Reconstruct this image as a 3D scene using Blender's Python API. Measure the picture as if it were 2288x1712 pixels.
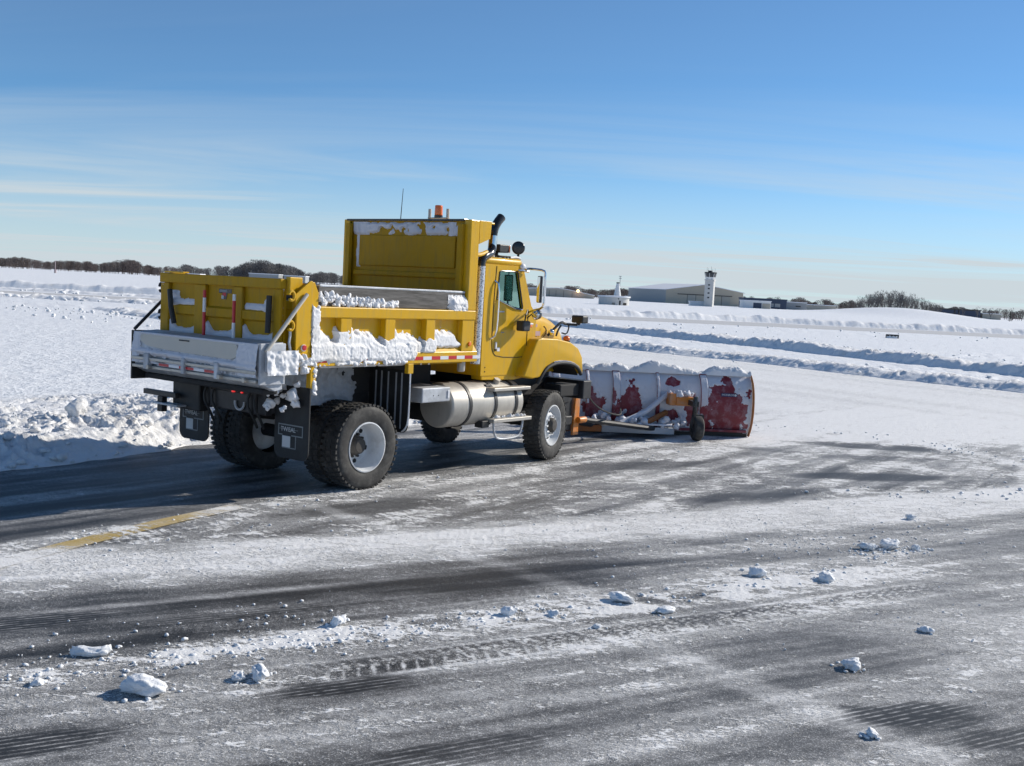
import bpy, bmesh, math, random
import numpy as np
from mathutils import Vector, Matrix

for o in list(bpy.data.objects): bpy.data.objects.remove(o)
SC = bpy.context.scene
COL = SC.collection
R = math.radians

# ------------------------------------------------------------------ camera
F_PX, PITCH, ROLL, CAM_H = 2415.0, R(4.845), R(2.963), 2.533      # focal length in photo pixels (2288 wide)
cam_data = bpy.data.cameras.new('camera'); cam = bpy.data.objects.new('camera', cam_data); COL.objects.link(cam)
cam_data.sensor_width = 36.0; cam_data.lens = 36.0 * F_PX / 2288.0
cam_data.clip_start = 0.1; cam_data.clip_end = 30000
_r0 = Vector((1, 0, 0)); _u0 = Vector((0, math.sin(PITCH), math.cos(PITCH))); _f0 = Vector((0, math.cos(PITCH), -math.sin(PITCH)))
_c, _s = math.cos(ROLL), math.sin(ROLL)
_right = _c * _r0 + _s * _u0; _up = -_s * _r0 + _c * _u0
_m = Matrix((_right, _up, -_f0)).transposed().to_4x4(); _m.translation = (0, 0, CAM_H)
cam.matrix_world = _m
SC.camera = cam

# ------------------------------------------------------------------ sky, sun, exposure
SUN_AZ, SUN_EL = R(28), R(30)          # azimuth counted from +X (right of the view) towards +Y (ahead)
world = bpy.data.worlds.new('World'); SC.world = world; world.use_nodes = True
wn, wl = world.node_tree.nodes, world.node_tree.links
wn.clear()
def N(t, **kw):
    n = wn.new(t)
    for k, v in kw.items(): setattr(n, k, v)
    return n
out = N('ShaderNodeOutputWorld'); bg = N('ShaderNodeBackground'); bg.inputs[1].default_value = 0.118
sky = N('ShaderNodeTexSky'); sky.sky_type = 'NISHITA'; sky.sun_disc = False
sky.sun_elevation = SUN_EL; sky.sun_rotation = R(90) - SUN_AZ
sky.altitude = 200; sky.air_density = 0.7; sky.dust_density = 0.0; sky.ozone_density = 5.0
tc = N('ShaderNodeTexCoord'); sep = N('ShaderNodeSeparateXYZ'); wl.new(tc.outputs['Generated'], sep.inputs[0])
zz = N('ShaderNodeMath', operation='ADD'); wl.new(sep.outputs[2], zz.inputs[0]); zz.inputs[1].default_value = 0.035
zm = N('ShaderNodeMath', operation='MAXIMUM'); wl.new(zz.outputs[0], zm.inputs[0]); zm.inputs[1].default_value = 0.02
dx = N('ShaderNodeMath', operation='DIVIDE'); wl.new(sep.outputs[0], dx.inputs[0]); wl.new(zm.outputs[0], dx.inputs[1])
dy = N('ShaderNodeMath', operation='DIVIDE'); wl.new(sep.outputs[1], dy.inputs[0]); wl.new(zm.outputs[0], dy.inputs[1])
cmb = N('ShaderNodeCombineXYZ'); wl.new(dx.outputs[0], cmb.inputs[0]); wl.new(dy.outputs[0], cmb.inputs[1])
def cloud(rot, scale, seed, lo, hi, detail=6, dist=0.6):
    mp = N('ShaderNodeMapping'); wl.new(cmb.outputs[0], mp.inputs[0])
    mp.inputs['Location'].default_value = (seed, seed * 1.7, 0); mp.inputs['Rotation'].default_value = (0, 0, R(rot)); mp.inputs['Scale'].default_value = scale
    no = N('ShaderNodeTexNoise'); wl.new(mp.outputs[0], no.inputs['Vector']); no.inputs['Scale'].default_value = 1.0
    no.inputs['Detail'].default_value = detail; no.inputs['Roughness'].default_value = 0.58; no.inputs['Distortion'].default_value = dist
    mr = N('ShaderNodeMapRange'); mr.interpolation_type = 'SMOOTHSTEP'; wl.new(no.outputs[0], mr.inputs[0])
    mr.inputs[1].default_value = lo; mr.inputs[2].default_value = hi
    return mr.outputs[0]
c1 = cloud(-9, (0.11, 0.34, 1), 3.1, 0.43, 0.70, 8, 1.2)
c2 = cloud(-16, (0.05, 0.15, 1), 11.3, 0.42, 0.66)
cm = N('ShaderNodeMath', operation='MULTIPLY_ADD'); wl.new(c1, cm.inputs[0]); cm.inputs[1].default_value = 0.75
c2m = N('ShaderNodeMath', operation='MULTIPLY'); wl.new(c2, c2m.inputs[0]); c2m.inputs[1].default_value = 0.38
wl.new(c2m.outputs[0], cm.inputs[2])
# high thin cloud is only seen edge-on towards the horizon: fewer clouds overhead
fd = N('ShaderNodeMapRange'); fd.interpolation_type = 'SMOOTHSTEP'; wl.new(sep.outputs[2], fd.inputs[0])
fd.inputs[1].default_value = 0.0; fd.inputs[2].default_value = 0.21; fd.inputs[3].default_value = 1.0; fd.inputs[4].default_value = 0.10
cf = N('ShaderNodeMath', operation='MULTIPLY'); wl.new(cm.outputs[0], cf.inputs[0]); wl.new(fd.outputs[0], cf.inputs[1])
# pale haze low over the land, all round
ve = N('ShaderNodeMapRange'); ve.interpolation_type = 'SMOOTHSTEP'; wl.new(sep.outputs[2], ve.inputs[0]); ve.inputs[1].default_value = -0.02; ve.inputs[2].default_value = 0.145; ve.inputs[3].default_value = 0.80; ve.inputs[4].default_value = 0.0
cv_ = N('ShaderNodeMath', operation='ADD'); cv_.use_clamp = True; wl.new(cf.outputs[0], cv_.inputs[0]); wl.new(ve.outputs[0], cv_.inputs[1])
mixc = N('ShaderNodeMix', data_type='RGBA'); wl.new(cv_.outputs[0], mixc.inputs[0])
hue = N('ShaderNodeMix', data_type='RGBA'); hue.blend_type = 'MULTIPLY'; hue.inputs[0].default_value = 1.0; wl.new(sky.outputs[0], hue.inputs[6]); hue.inputs[7].default_value = (0.80, 1.02, 1.04, 1); wl.new(hue.outputs[2], mixc.inputs[6])
mixc.inputs[7].default_value = (5.1, 5.75, 6.15, 1)
wl.new(mixc.outputs[2], bg.inputs[0]); wl.new(bg.outputs[0], out.inputs[0])

sl = bpy.data.lights.new('sun', 'SUN'); sl.energy = 5.0; sl.angle = R(0.53); sl.color = (1.0, 0.93, 0.82)
sun = bpy.data.objects.new('sun', sl); COL.objects.link(sun)
_sd = Vector((math.cos(SUN_AZ) * math.cos(SUN_EL), math.sin(SUN_AZ) * math.cos(SUN_EL), math.sin(SUN_EL)))
sun.rotation_euler = _sd.to_track_quat('Z', 'Y').to_euler(); sun.location = (20, 10, 20)

vs = SC.view_settings
vs.view_transform = 'Standard'; vs.look = 'None'; vs.exposure = 0.0; vs.gamma = 1.0; vs.use_curve_mapping = False

# ------------------------------------------------------------------ numeric helpers
rng = np.random.default_rng(7)
_perm = {}
def _grad(seed):
    if seed not in _perm:
        g = np.random.default_rng(seed + 100); a = g.random((256, 256)) * 2 * np.pi
        _perm[seed] = (np.cos(a).astype(np.float32), np.sin(a).astype(np.float32))
    return _perm[seed]
def perlin(x, y, seed=0):
    gx, gy = _grad(seed)
    xi = np.floor(x).astype(np.int64); yi = np.floor(y).astype(np.int64)
    fx = x - xi; fy = y - yi
    u = fx * fx * fx * (fx * (fx * 6 - 15) + 10); v = fy * fy * fy * (fy * (fy * 6 - 15) + 10)
    def g(ix, iy, px, py):
        i, j = ix & 255, iy & 255
        return gx[i, j] * px + gy[i, j] * py
    n00 = g(xi, yi, fx, fy); n10 = g(xi + 1, yi, fx - 1, fy); n01 = g(xi, yi + 1, fx, fy - 1); n11 = g(xi + 1, yi + 1, fx - 1, fy - 1)
    return ((n00 * (1 - u) + n10 * u) * (1 - v) + (n01 * (1 - u) + n11 * u) * v) * 1.5
def fbm(x, y, oct=4, seed=0, gain=0.5):
    s = 0; a = 1; t = 0
    for i in range(oct):
        s = s + a * perlin(x * 2 ** i + 13.7 * i, y * 2 ** i + 7.3 * i, seed + i); t += a; a *= gain
    return s / t
def billow(x, y, oct=4, seed=0, gain=0.55):          # rounded lumps with creases between
    s = 0; a = 1; t = 0
    for i in range(oct):
        s = s + a * (1 - np.abs(perlin(x * 2 ** i + 5.1 * i, y * 2 ** i + 9.2 * i, seed + i)) * 1.6); t += a; a *= gain
    return s / t
def sst(x, a, b):
    t = np.clip((x - a) / (b - a), 0, 1); return t * t * (3 - 2 * t)
def band(v, c, w, soft): return sst(v, c - w - soft, c - w + soft) * (1 - sst(v, c + w - soft, c + w + soft))

def at(u, v, depth=None, z=None):
    """photo pixel -> world point, at a depth along +Y or at a height"""
    x, y = u - 1144, v - 856
    X = x * _c + y * _s; Y = -x * _s + y * _c
    d = _r0 * X + F_PX * _f0 - _u0 * Y
    t = depth / d.y if depth is not None else (z - CAM_H) / d.z
    return Vector((0, 0, CAM_H)) + d * t

# ------------------------------------------------------------------ materials
def nt(name):
    m = bpy.data.materials.new(name); m.use_nodes = True
    b = m.node_tree.nodes['Principled BSDF']
    return m, m.node_tree.nodes, m.node_tree.links, b
def mat(name, col, rough=0.5, metal=0.0, var=0.12, scale=6.0, bump=0.0, bscale=60.0, coat=0.0, film=None, film_amt=0.0, film_scale=5.0, spec=0.5, emit=None, estr=0.0, streak=None, streak_amt=0.0):
    m, nd, lk, b = nt(name)
    tx = nd.new('ShaderNodeTexCoord')
    no = nd.new('ShaderNodeTexNoise'); no.inputs['Scale'].default_value = scale; no.inputs['Detail'].default_value = 6; no.inputs['Roughness'].default_value = 0.6
    lk.new(tx.outputs['Object'], no.inputs['Vector'])
    mx = nd.new('ShaderNodeMix'); mx.data_type = 'RGBA'; lk.new(no.outputs[0], mx.inputs[0])
    mx.inputs[6].default_value = tuple(max(0, c * (1 - var)) for c in col) + (1,)
    mx.inputs[7].default_value = tuple(min(1, c * (1 + var)) for c in col) + (1,)
    cur = mx.outputs[2]
    if film:
        n2 = nd.new('ShaderNodeTexNoise'); n2.inputs['Scale'].default_value = film_scale; n2.inputs['Detail'].default_value = 8; n2.inputs['Roughness'].default_value = 0.68
        lk.new(tx.outputs['Object'], n2.inputs['Vector'])
        mr = nd.new('ShaderNodeMapRange'); mr.interpolation_type = 'SMOOTHSTEP'; lk.new(n2.outputs[0], mr.inputs[0])
        mr.inputs[1].default_value = 0.42; mr.inputs[2].default_value = 0.72; mr.inputs[4].default_value = film_amt
        m2 = nd.new('ShaderNodeMix'); m2.data_type = 'RGBA'; lk.new(mr.outputs[0], m2.inputs[0]); lk.new(cur, m2.inputs[6]); m2.inputs[7].default_value = film + (1,)
        cur = m2.outputs[2]
    if streak:
        mp = nd.new('ShaderNodeMapping'); lk.new(tx.outputs['Object'], mp.inputs[0]); mp.inputs['Scale'].default_value = (11, 11, 1.3)
        n4 = nd.new('ShaderNodeTexNoise'); n4.inputs['Scale'].default_value = 1.6; n4.inputs['Detail'].default_value = 9; n4.inputs['Roughness'].default_value = 0.72; lk.new(mp.outputs[0], n4.inputs['Vector'])
        mr4 = nd.new('ShaderNodeMapRange'); mr4.interpolation_type = 'SMOOTHSTEP'; lk.new(n4.outputs[0], mr4.inputs[0]); mr4.inputs[1].default_value = 0.45; mr4.inputs[2].default_value = 0.75; mr4.inputs[4].default_value = streak_amt
        m4 = nd.new('ShaderNodeMix'); m4.data_type = 'RGBA'; lk.new(mr4.outputs[0], m4.inputs[0]); lk.new(cur, m4.inputs[6]); m4.inputs[7].default_value = streak + (1,); cur = m4.outputs[2]
    lk.new(cur, b.inputs['Base Color'])
    rr = nd.new('ShaderNodeMapRange'); lk.new(no.outputs[0], rr.inputs[0]); rr.inputs[3].default_value = max(0.03, rough - 0.1); rr.inputs[4].default_value = min(1, rough + 0.1)
    lk.new(rr.outputs[0], b.inputs['Roughness'])
    b.inputs['Metallic'].default_value = metal; b.inputs['Coat Weight'].default_value = coat; b.inputs['Coat Roughness'].default_value = 0.12
    b.inputs['Specular IOR Level'].default_value = spec
    if bump:
        n3 = nd.new('ShaderNodeTexNoise'); n3.inputs['Scale'].default_value = bscale; n3.inputs['Detail'].default_value = 5
        lk.new(tx.outputs['Object'], n3.inputs['Vector'])
        bp = nd.new('ShaderNodeBump'); bp.inputs['Strength'].default_value = 1.0; bp.inputs['Distance'].default_value = bump
        lk.new(n3.outputs[0], bp.inputs['Height']); lk.new(bp.outputs[0], b.inputs['Normal'])
    if emit:
        b.inputs['Emission Color'].default_value = emit + (1,); b.inputs['Emission Strength'].default_value = estr
    return m

YEL = (0.66, 0.372, 0.004)
M = {}
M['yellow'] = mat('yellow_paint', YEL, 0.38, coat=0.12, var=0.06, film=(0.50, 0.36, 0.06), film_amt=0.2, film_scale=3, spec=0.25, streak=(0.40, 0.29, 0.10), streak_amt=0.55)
M['yellow_shaded'] = mat('yellow_paint_shaded', (0.43, 0.243, 0.003), 0.55, var=0.12, film=(0.34, 0.25, 0.06), film_amt=0.25, film_scale=4, spec=0.2, streak=(0.22, 0.15, 0.03), streak_amt=0.6)  # same yellow darkened to carry shade on inner and rear faces; film is grime
M['black'] = mat('black_steel', (0.018, 0.018, 0.02), 0.5, var=0.3, film=(0.07, 0.07, 0.075), film_amt=0.3, film_scale=5)
M['blackgloss'] = mat('black_gloss', (0.012, 0.012, 0.014), 0.25, coat=0.3)
M['rubber'] = mat('tyre_rubber', (0.03, 0.029, 0.028), 0.75, var=0.25, film=(0.14, 0.135, 0.125), film_amt=0.55, film_scale=7, bump=0.003, bscale=90)
M['flap'] = mat('flap_rubber', (0.014, 0.015, 0.016), 0.6, var=0.3, film=(0.06, 0.065, 0.07), film_amt=0.3, film_scale=4)
M['white_rim'] = mat('white_wheel_paint', (0.68, 0.70, 0.72), 0.4, var=0.08, film=(0.32, 0.31, 0.29), film_amt=0.45, film_scale=6)
M['alu'] = mat('salted_aluminium', (0.50, 0.475, 0.43), 0.5, metal=0.45, var=0.10, film=(0.40, 0.375, 0.34), film_amt=0.7, film_scale=4, streak=(0.34, 0.32, 0.29), streak_amt=0.5)
M['chrome'] = mat('chrome', (0.75, 0.76, 0.78), 0.12, metal=1.0, var=0.04)
M['galv'] = mat('dull_steel', (0.40, 0.42, 0.45), 0.6, metal=0.25, var=0.15, film=(0.70, 0.74, 0.80), film_amt=0.75, film_scale=3)
M['stain'] = mat('tan_panel', (0.56, 0.52, 0.45), 0.55, metal=0.0, var=0.07)
M['hub'] = mat('greasy_hub', (0.05, 0.045, 0.04), 0.6, var=0.4, bump=0.004, bscale=40)
M['orange'] = mat('orange_paint', (0.62, 0.20, 0.022), 0.45, var=0.15, film=(0.40, 0.30, 0.24), film_amt=0.6, film_scale=5)
M['orange_brown'] = mat('dull_brown_orange', (0.30, 0.10, 0.02), 0.6, var=0.35, film=(0.16, 0.11, 0.08), film_amt=0.6, film_scale=4)  # darker, browner orange with a mottled film
M['red'] = mat('plow_red', (0.20, 0.016, 0.026), 0.55, var=0.3, film=(0.42, 0.33, 0.37), film_amt=0.42, film_scale=7)
M['amber'] = mat('amber_lens', (0.85, 0.17, 0.01), 0.2, var=0.05, coat=0.5)
M['redlens'] = mat('red_lens', (0.55, 0.01, 0.015), 0.25, var=0.05, coat=0.5)
M['redlit'] = mat('lit_red_lens', (0.7, 0.01, 0.01), 0.25, emit=(1, 0.03, 0.03), estr=0.7)
M['tape_red'] = mat('red_reflective_tape', (0.52, 0.018, 0.03), 0.35)
M['tape_white'] = mat('white_reflective_tape', (0.74, 0.75, 0.78), 0.3)
M['decal_white'] = mat('white_decal', (0.55, 0.57, 0.58), 0.5)
M['decal_grey'] = mat('grey_decal', (0.20, 0.22, 0.23), 0.5)
M['decal_blue'] = mat('blue_decal', (0.02, 0.035, 0.12), 0.4)
M['dark'] = mat('dark_underside', (0.02, 0.02, 0.021), 0.8, var=0.4)
M['seat'] = mat('cab_interior', (0.04, 0.04, 0.045), 0.8)
M['decal_lilac'] = mat('lilac_decal', (0.45, 0.33, 0.36), 0.4)
M['mirror'] = mat('mirror_glass', (0.8, 0.82, 0.84), 0.03, metal=1.0, var=0.0)

def snow_mat(name, col=(0.85, 0.865, 0.885), bump=0.012, bscale=14, fine=0.004, var=0.05, dirt=None, dirt_amt=0.0):
    m, nd, lk, b = nt(name)
    ge = nd.new('ShaderNodeNewGeometry')
    n1 = nd.new('ShaderNodeTexNoise'); n1.inputs['Scale'].default_value = bscale; n1.inputs['Detail'].default_value = 7; n1.inputs['Roughness'].default_value = 0.65
    lk.new(ge.outputs['Position'], n1.inputs['Vector'])
    n2 = nd.new('ShaderNodeTexNoise'); n2.inputs['Scale'].default_value = 1.3; n2.inputs['Detail'].default_value = 5
    lk.new(ge.outputs['Position'], n2.inputs['Vector'])
    mx = nd.new('ShaderNodeMix'); mx.data_type = 'RGBA'; lk.new(n2.outputs[0], mx.inputs[0])
    mx.inputs[6].default_value = tuple(c * (1 - var) for c in col) + (1,); mx.inputs[7].default_value = tuple(min(0.93, c * (1 + var)) for c in col) + (1,)
    cur = mx.outputs[2]
    if dirt:
        mr = nd.new('ShaderNodeMapRange'); mr.interpolation_type = 'SMOOTHSTEP'; lk.new(n2.outputs[0], mr.inputs[0]); mr.inputs[1].default_value = 0.5; mr.inputs[2].default_value = 0.75; mr.inputs[4].default_value = dirt_amt
        m2 = nd.new('ShaderNodeMix'); m2.data_type = 'RGBA'; lk.new(mr.outputs[0], m2.inputs[0]); lk.new(cur, m2.inputs[6]); m2.inputs[7].default_value = dirt + (1,); cur = m2.outputs[2]
    lk.new(cur, b.inputs['Base Color'])
    b.inputs['Roughness'].default_value = 0.65; b.inputs['Specular IOR Level'].default_value = 0.25
    bp = nd.new('ShaderNodeBump'); bp.inputs['Distance'].default_value = bump; bp.inputs['Strength'].default_value = 1.0
    lk.new(n1.outputs[0], bp.inputs['Height'])
    n3 = nd.new('ShaderNodeTexNoise'); n3.inputs['Scale'].default_value = bscale * 7; n3.inputs['Detail'].default_value = 4; lk.new(ge.outputs['Position'], n3.inputs['Vector'])
    bp2 = nd.new('ShaderNodeBump'); bp2.inputs['Distance'].default_value = fine; lk.new(n3.outputs[0], bp2.inputs['Height']); lk.new(bp.outputs[0], bp2.inputs['Normal'])
    lk.new(bp2.outputs[0], b.inputs['Normal'])
    return m
M['snow'] = snow_mat('snow', bump=0.02, bscale=9)
M['field'] = snow_mat('field_snow', (0.82, 0.835, 0.86), bump=0.13, bscale=1.7, fine=0.03, var=0.09)
M['bank'] = snow_mat('plowed_snow', (0.86, 0.865, 0.875), bump=0.03, bscale=16, fine=0.006, dirt=(0.62, 0.60, 0.56), dirt_amt=0.5)
M['caked'] = snow_mat('caked_snow', (0.82, 0.82, 0.83), bump=0.005, bscale=24, fine=0.0015, dirt=(0.66, 0.60, 0.50), dirt_amt=0.5)
M['frost'] = snow_mat('frost', (0.66, 0.67, 0.72), bump=0.004, bscale=40, fine=0.002, var=0.12, dirt=(0.5, 0.42, 0.40), dirt_amt=0.4)
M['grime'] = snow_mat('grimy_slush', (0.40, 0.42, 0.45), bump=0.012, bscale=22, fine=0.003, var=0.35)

def glass_mat(name, tint, amt=0.72):
    m, nd, lk, b = nt(name); nd.remove(b)
    o = nd['Material Output']; tr = nd.new('ShaderNodeBsdfTransparent'); tr.inputs[0].default_value = tint + (1,)
    gl = nd.new('ShaderNodeBsdfGlossy'); gl.inputs['Roughness'].default_value = 0.03; gl.inputs[0].default_value = (0.50, 0.86, 0.78, 1)
    fr = nd.new('ShaderNodeFresnel'); fr.inputs[0].default_value = 1.52
    ad = nd.new('ShaderNodeMath'); ad.operation = 'MULTIPLY_ADD'; lk.new(fr.outputs[0], ad.inputs[0]); ad.inputs[1].default_value = 0.9; ad.inputs[2].default_value = 0.28
    mx = nd.new('ShaderNodeMixShader'); lk.new(ad.outputs[0], mx.inputs[0]); lk.new(tr.outputs[0], mx.inputs[1]); lk.new(gl.outputs[0], mx.inputs[2]); lk.new(mx.outputs[0], o.inputs[0])
    return m
M['glass'] = glass_mat('cab_glass', (0.42, 0.66, 0.56))

def wood_mat():
    m, nd, lk, b = nt('weathered_plank')
    tx = nd.new('ShaderNodeTexCoord'); mp = nd.new('ShaderNodeMapping'); mp.inputs['Scale'].default_value = (1.2, 8, 16); lk.new(tx.outputs['Object'], mp.inputs[0])
    n = nd.new('ShaderNodeTexNoise'); n.inputs['Scale'].default_value = 2.5; n.inputs['Detail'].default_value = 8; n.inputs['Roughness'].default_value = 0.7; lk.new(mp.outputs[0], n.inputs['Vector'])
    cr = nd.new('ShaderNodeValToRGB'); cr.color_ramp.elements[0].color = (0.035, 0.033, 0.03, 1); cr.color_ramp.elements[0].position = 0.32
    cr.color_ramp.elements[1].color = (0.22, 0.21, 0.20, 1); cr.color_ramp.elements[1].position = 0.78
    lk.new(n.outputs[0], cr.inputs[0]); lk.new(cr.outputs[0], b.inputs['Base Color']); b.inputs['Roughness'].default_value = 0.8
    return m
M['wood'] = wood_mat()

# ------------------------------------------------------------------ object helpers
def tag(o, label=None, cat=None, group=None, kind=None):
    if label: o['label'] = label
    if cat: o['category'] = cat
    if group: o['group'] = group
    if kind: o['kind'] = kind
    return o
def empty(name, loc=(0, 0, 0), rz=0.0):
    o = bpy.data.objects.new(name, None); COL.objects.link(o); o.location = loc; o.rotation_euler = (0, 0, rz); o.empty_display_size = 0.2
    return o
def link(name, me, m, parent=None, smooth=False):
    if m is not None: me.materials.append(m)
    o = bpy.data.objects.new(name, me); COL.objects.link(o)
    if parent is not None: o.parent = parent
    if smooth: me.polygons.foreach_set('use_smooth', [True] * len(me.polygons))
    return o
def copy_tree(o, parent=None):
    c = o.copy(); COL.objects.link(c); c.parent = parent
    for ch in list(o.children): copy_tree(ch, c)
    return c
def grid_mesh(name, P, m, keep=None, parent=None, smooth=True, attrs=None):
    """P: (rows, cols, 3) array of points"""
    r, c = P.shape[:2]
    idx = np.arange(r * c).reshape(r, c)
    q = np.stack([idx[:-1, :-1], idx[:-1, 1:], idx[1:, 1:], idx[1:, :-1]], -1).reshape(-1, 4)
    if keep is not None: q = q[keep.reshape(-1)]
    V = P.reshape(-1, 3).astype(np.float32)
    if keep is not None:
        used = np.zeros(len(V), bool); used[q.reshape(-1)] = True
        remap = np.cumsum(used) - 1; q = remap[q]; V = V[used]
    me = bpy.data.meshes.new(name)
    me.vertices.add(len(V)); me.vertices.foreach_set('co', V.reshape(-1))
    me.loops.add(q.size); me.loops.foreach_set('vertex_index', q.reshape(-1).astype(np.int32))
    me.polygons.add(len(q)); me.polygons.foreach_set('loop_start', np.arange(0, q.size, 4, dtype=np.int32))
    me.update(calc_edges=True)
    if attrs:
        for k, v in attrs.items():
            a = me.attributes.new(k, 'FLOAT', 'POINT'); v = v.reshape(-1)
            if keep is not None: v = v[used]
            a.data.foreach_set('value', v.astype(np.float32))
    return link(name, me, m, parent, smooth)
def tri_mesh(name, V, T, m, parent=None, smooth=False):
    V = np.asarray(V, np.float32); T = np.asarray(T, np.int32)
    me = bpy.data.meshes.new(name)
    me.vertices.add(len(V)); me.vertices.foreach_set('co', V.reshape(-1))
    me.loops.add(T.size); me.loops.foreach_set('vertex_index', T.reshape(-1))
    me.polygons.add(len(T)); me.polygons.foreach_set('loop_start', np.arange(0, T.size, 3, dtype=np.int32))
    me.update(calc_edges=True)
    return link(name, me, m, parent, smooth)

class G:
    """collects shapes in one bmesh; obj() links them as ONE mesh object"""
    def __init__(s): s.bm = bmesh.new(); s.sm = False
    def _bev(s, verts, w, seg=2):
        if w > 0:
            ed = list({e for v in verts for e in v.link_edges})
            bmesh.ops.bevel(s.bm, geom=ed, offset=w, segments=seg, profile=0.5, affect='EDGES', clamp_overlap=True)
    def box(s, a, b, bev=0.0, rot=None, piv=None, seg=2):
        a, b = Vector(a), Vector(b); c = (a + b) / 2; d = b - a
        mtx = Matrix.Translation(c) @ Matrix.Diagonal((abs(d.x), abs(d.y), abs(d.z), 1))
        if rot is not None:
            pv = Vector(piv) if piv is not None else c
            mtx = Matrix.Translation(pv) @ rot.to_4x4() @ Matrix.Translation(-pv) @ mtx
        r = bmesh.ops.create_cube(s.bm, size=1.0, matrix=mtx); s._bev(r['verts'], bev, seg); return s
    def cyl(s, p0, p1, r, seg=16, r2=None, bev=0.0, cap=True):
        p0, p1 = Vector(p0), Vector(p1); d = p1 - p0
        mtx = Matrix.Translation((p0 + p1) / 2) @ d.to_track_quat('Z', 'Y').to_matrix().to_4x4()
        q = bmesh.ops.create_cone(s.bm, cap_ends=cap, segments=seg, radius1=r, radius2=r if r2 is None else r2, depth=d.length, matrix=mtx)
        if bev:
            ed = list({e for v in q['verts'] for e in v.link_edges if any(len(f.verts) > 4 for f in e.link_faces)})
            bmesh.ops.bevel(s.bm, geom=ed, offset=bev, segments=3, profile=0.5, affect='EDGES', clamp_overlap=True)
        return s
    def sph(s, c, r, sc=(1, 1, 1), u=16, v=10):
        bmesh.ops.create_uvsphere(s.bm, u_segments=u, v_segments=v, radius=r, matrix=Matrix.Translation(Vector(c)) @ Matrix.Diagonal(tuple(sc) + (1,))); return s
    def tube(s, pts, r, seg=8, smooth=0):
        pts = [Vector(p) for p in pts]
        for _ in range(smooth):
            q = [pts[0]]
            for a, b in zip(pts[:-1], pts[1:]): q += [a * 0.75 + b * 0.25, a * 0.25 + b * 0.75]
            pts = q + [pts[-1]]
        rad = r if isinstance(r, (list, tuple)) else [r] * len(pts)
        if len(rad) != len(pts): rad = list(np.interp(np.linspace(0, 1, len(pts)), np.linspace(0, 1, len(rad)), rad))
        rings = []; up = None
        for i, p in enumerate(pts):
            d = (pts[min(i + 1, len(pts) - 1)] - pts[max(i - 1, 0)]).normalized()
            if up is None: up = d.orthogonal().normalized()
            up = (up - d * up.dot(d)).normalized(); w = d.cross(up)
            rings.append([s.bm.verts.new(p + (up * math.cos(2 * math.pi * k / seg) + w * math.sin(2 * math.pi * k / seg)) * rad[i]) for k in range(seg)])
        for a, b in zip(rings[:-1], rings[1:]):
            for k in range(seg): s.bm.faces.new((a[k], a[(k + 1) % seg], b[(k + 1) % seg], b[k]))
        s.bm.faces.new(list(reversed(rings[0]))); s.bm.faces.new(rings[-1]); return s
    def prism(s, poly, y0, y1, plane='xz', bev=0.0, seg=2):
        def p3(p, h): return {'xz': (p[0], h, p[1]), 'xy': (p[0], p[1], h), 'yz': (h, p[0], p[1])}[plane]
        A = [s.bm.verts.new(p3(p, y0)) for p in poly]; B = [s.bm.verts.new(p3(p, y1)) for p in poly]
        n = len(poly)
        fs = [s.bm.faces.new(A), s.bm.faces.new(list(reversed(B)))] + [s.bm.faces.new((A[(i + 1) % n], A[i], B[i], B[(i + 1) % n])) for i in range(n)]
        bmesh.ops.recalc_face_normals(s.bm, faces=fs)
        s._bev(A + B, bev, seg); return s
    def plate(s, outer, holes, y0, y1, plane='xz'):
        """flat plate with openings"""
        def p3(p, h): return {'xz': (p[0], h, p[1]), 'xy': (p[0], p[1], h), 'yz': (h, p[0], p[1])}[plane]
        t = bmesh.new(); loops = []
        for lp in [outer] + list(holes):
            vs_ = [t.verts.new(p3(p, y0)) for p in lp]; loops.append(vs_)
            for i in range(len(vs_)): t.edges.new((vs_[i], vs_[(i + 1) % len(vs_)]))
        bmesh.ops.triangle_fill(t, use_beauty=True, use_dissolve=False, edges=t.edges[:])
        r = bmesh.ops.extrude_face_region(t, geom=t.faces[:])
        off = Vector(p3((0, 0), y1)) - Vector(p3((0, 0), y0))
        for v in r['geom']:
            if isinstance(v, bmesh.types.BMVert): v.co += off
        bmesh.ops.recalc_face_normals(t, faces=t.faces[:])
        me = bpy.data.meshes.new('tmp'); t.to_mesh(me); t.free(); s.bm.from_mesh(me); bpy.data.meshes.remove(me); return s
    def lathe(s, prof, c, axis='y', seg=40, sgn=1):
        """prof: (radius, offset along axis)"""
        c = Vector(c); rings = []
        for (r, h) in prof:
            ring = []
            for k in range(seg):
                a = 2 * math.pi * k / seg; ca, sa = r * math.cos(a), r * math.sin(a)
                v = {'y': Vector((ca, h * sgn, sa)), 'z': Vector((ca, sa, h)), 'x': Vector((h * sgn, ca, sa))}[axis]
                ring.append(s.bm.verts.new(c + v))
            rings.append(ring)
        fs = []
        for a, b in zip(rings[:-1], rings[1:]):
            for k in range(seg): fs.append(s.bm.faces.new((a[k], a[(k + 1) % seg], b[(k + 1) % seg], b[k])))
        bmesh.ops.recalc_face_normals(s.bm, faces=fs); return s
    def obj(s, name, m, parent=None, smooth=False, angle=35):
        me = bpy.data.meshes.new(name); s.bm.to_mesh(me); s.bm.free()
        o = link(name, me, m, parent, False)
        if smooth:
            me.polygons.foreach_set('use_smooth', [True] * len(me.polygons))
            try: me.set_sharp_from_angle(angle=R(angle))
            except Exception: pass
        return o

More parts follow.
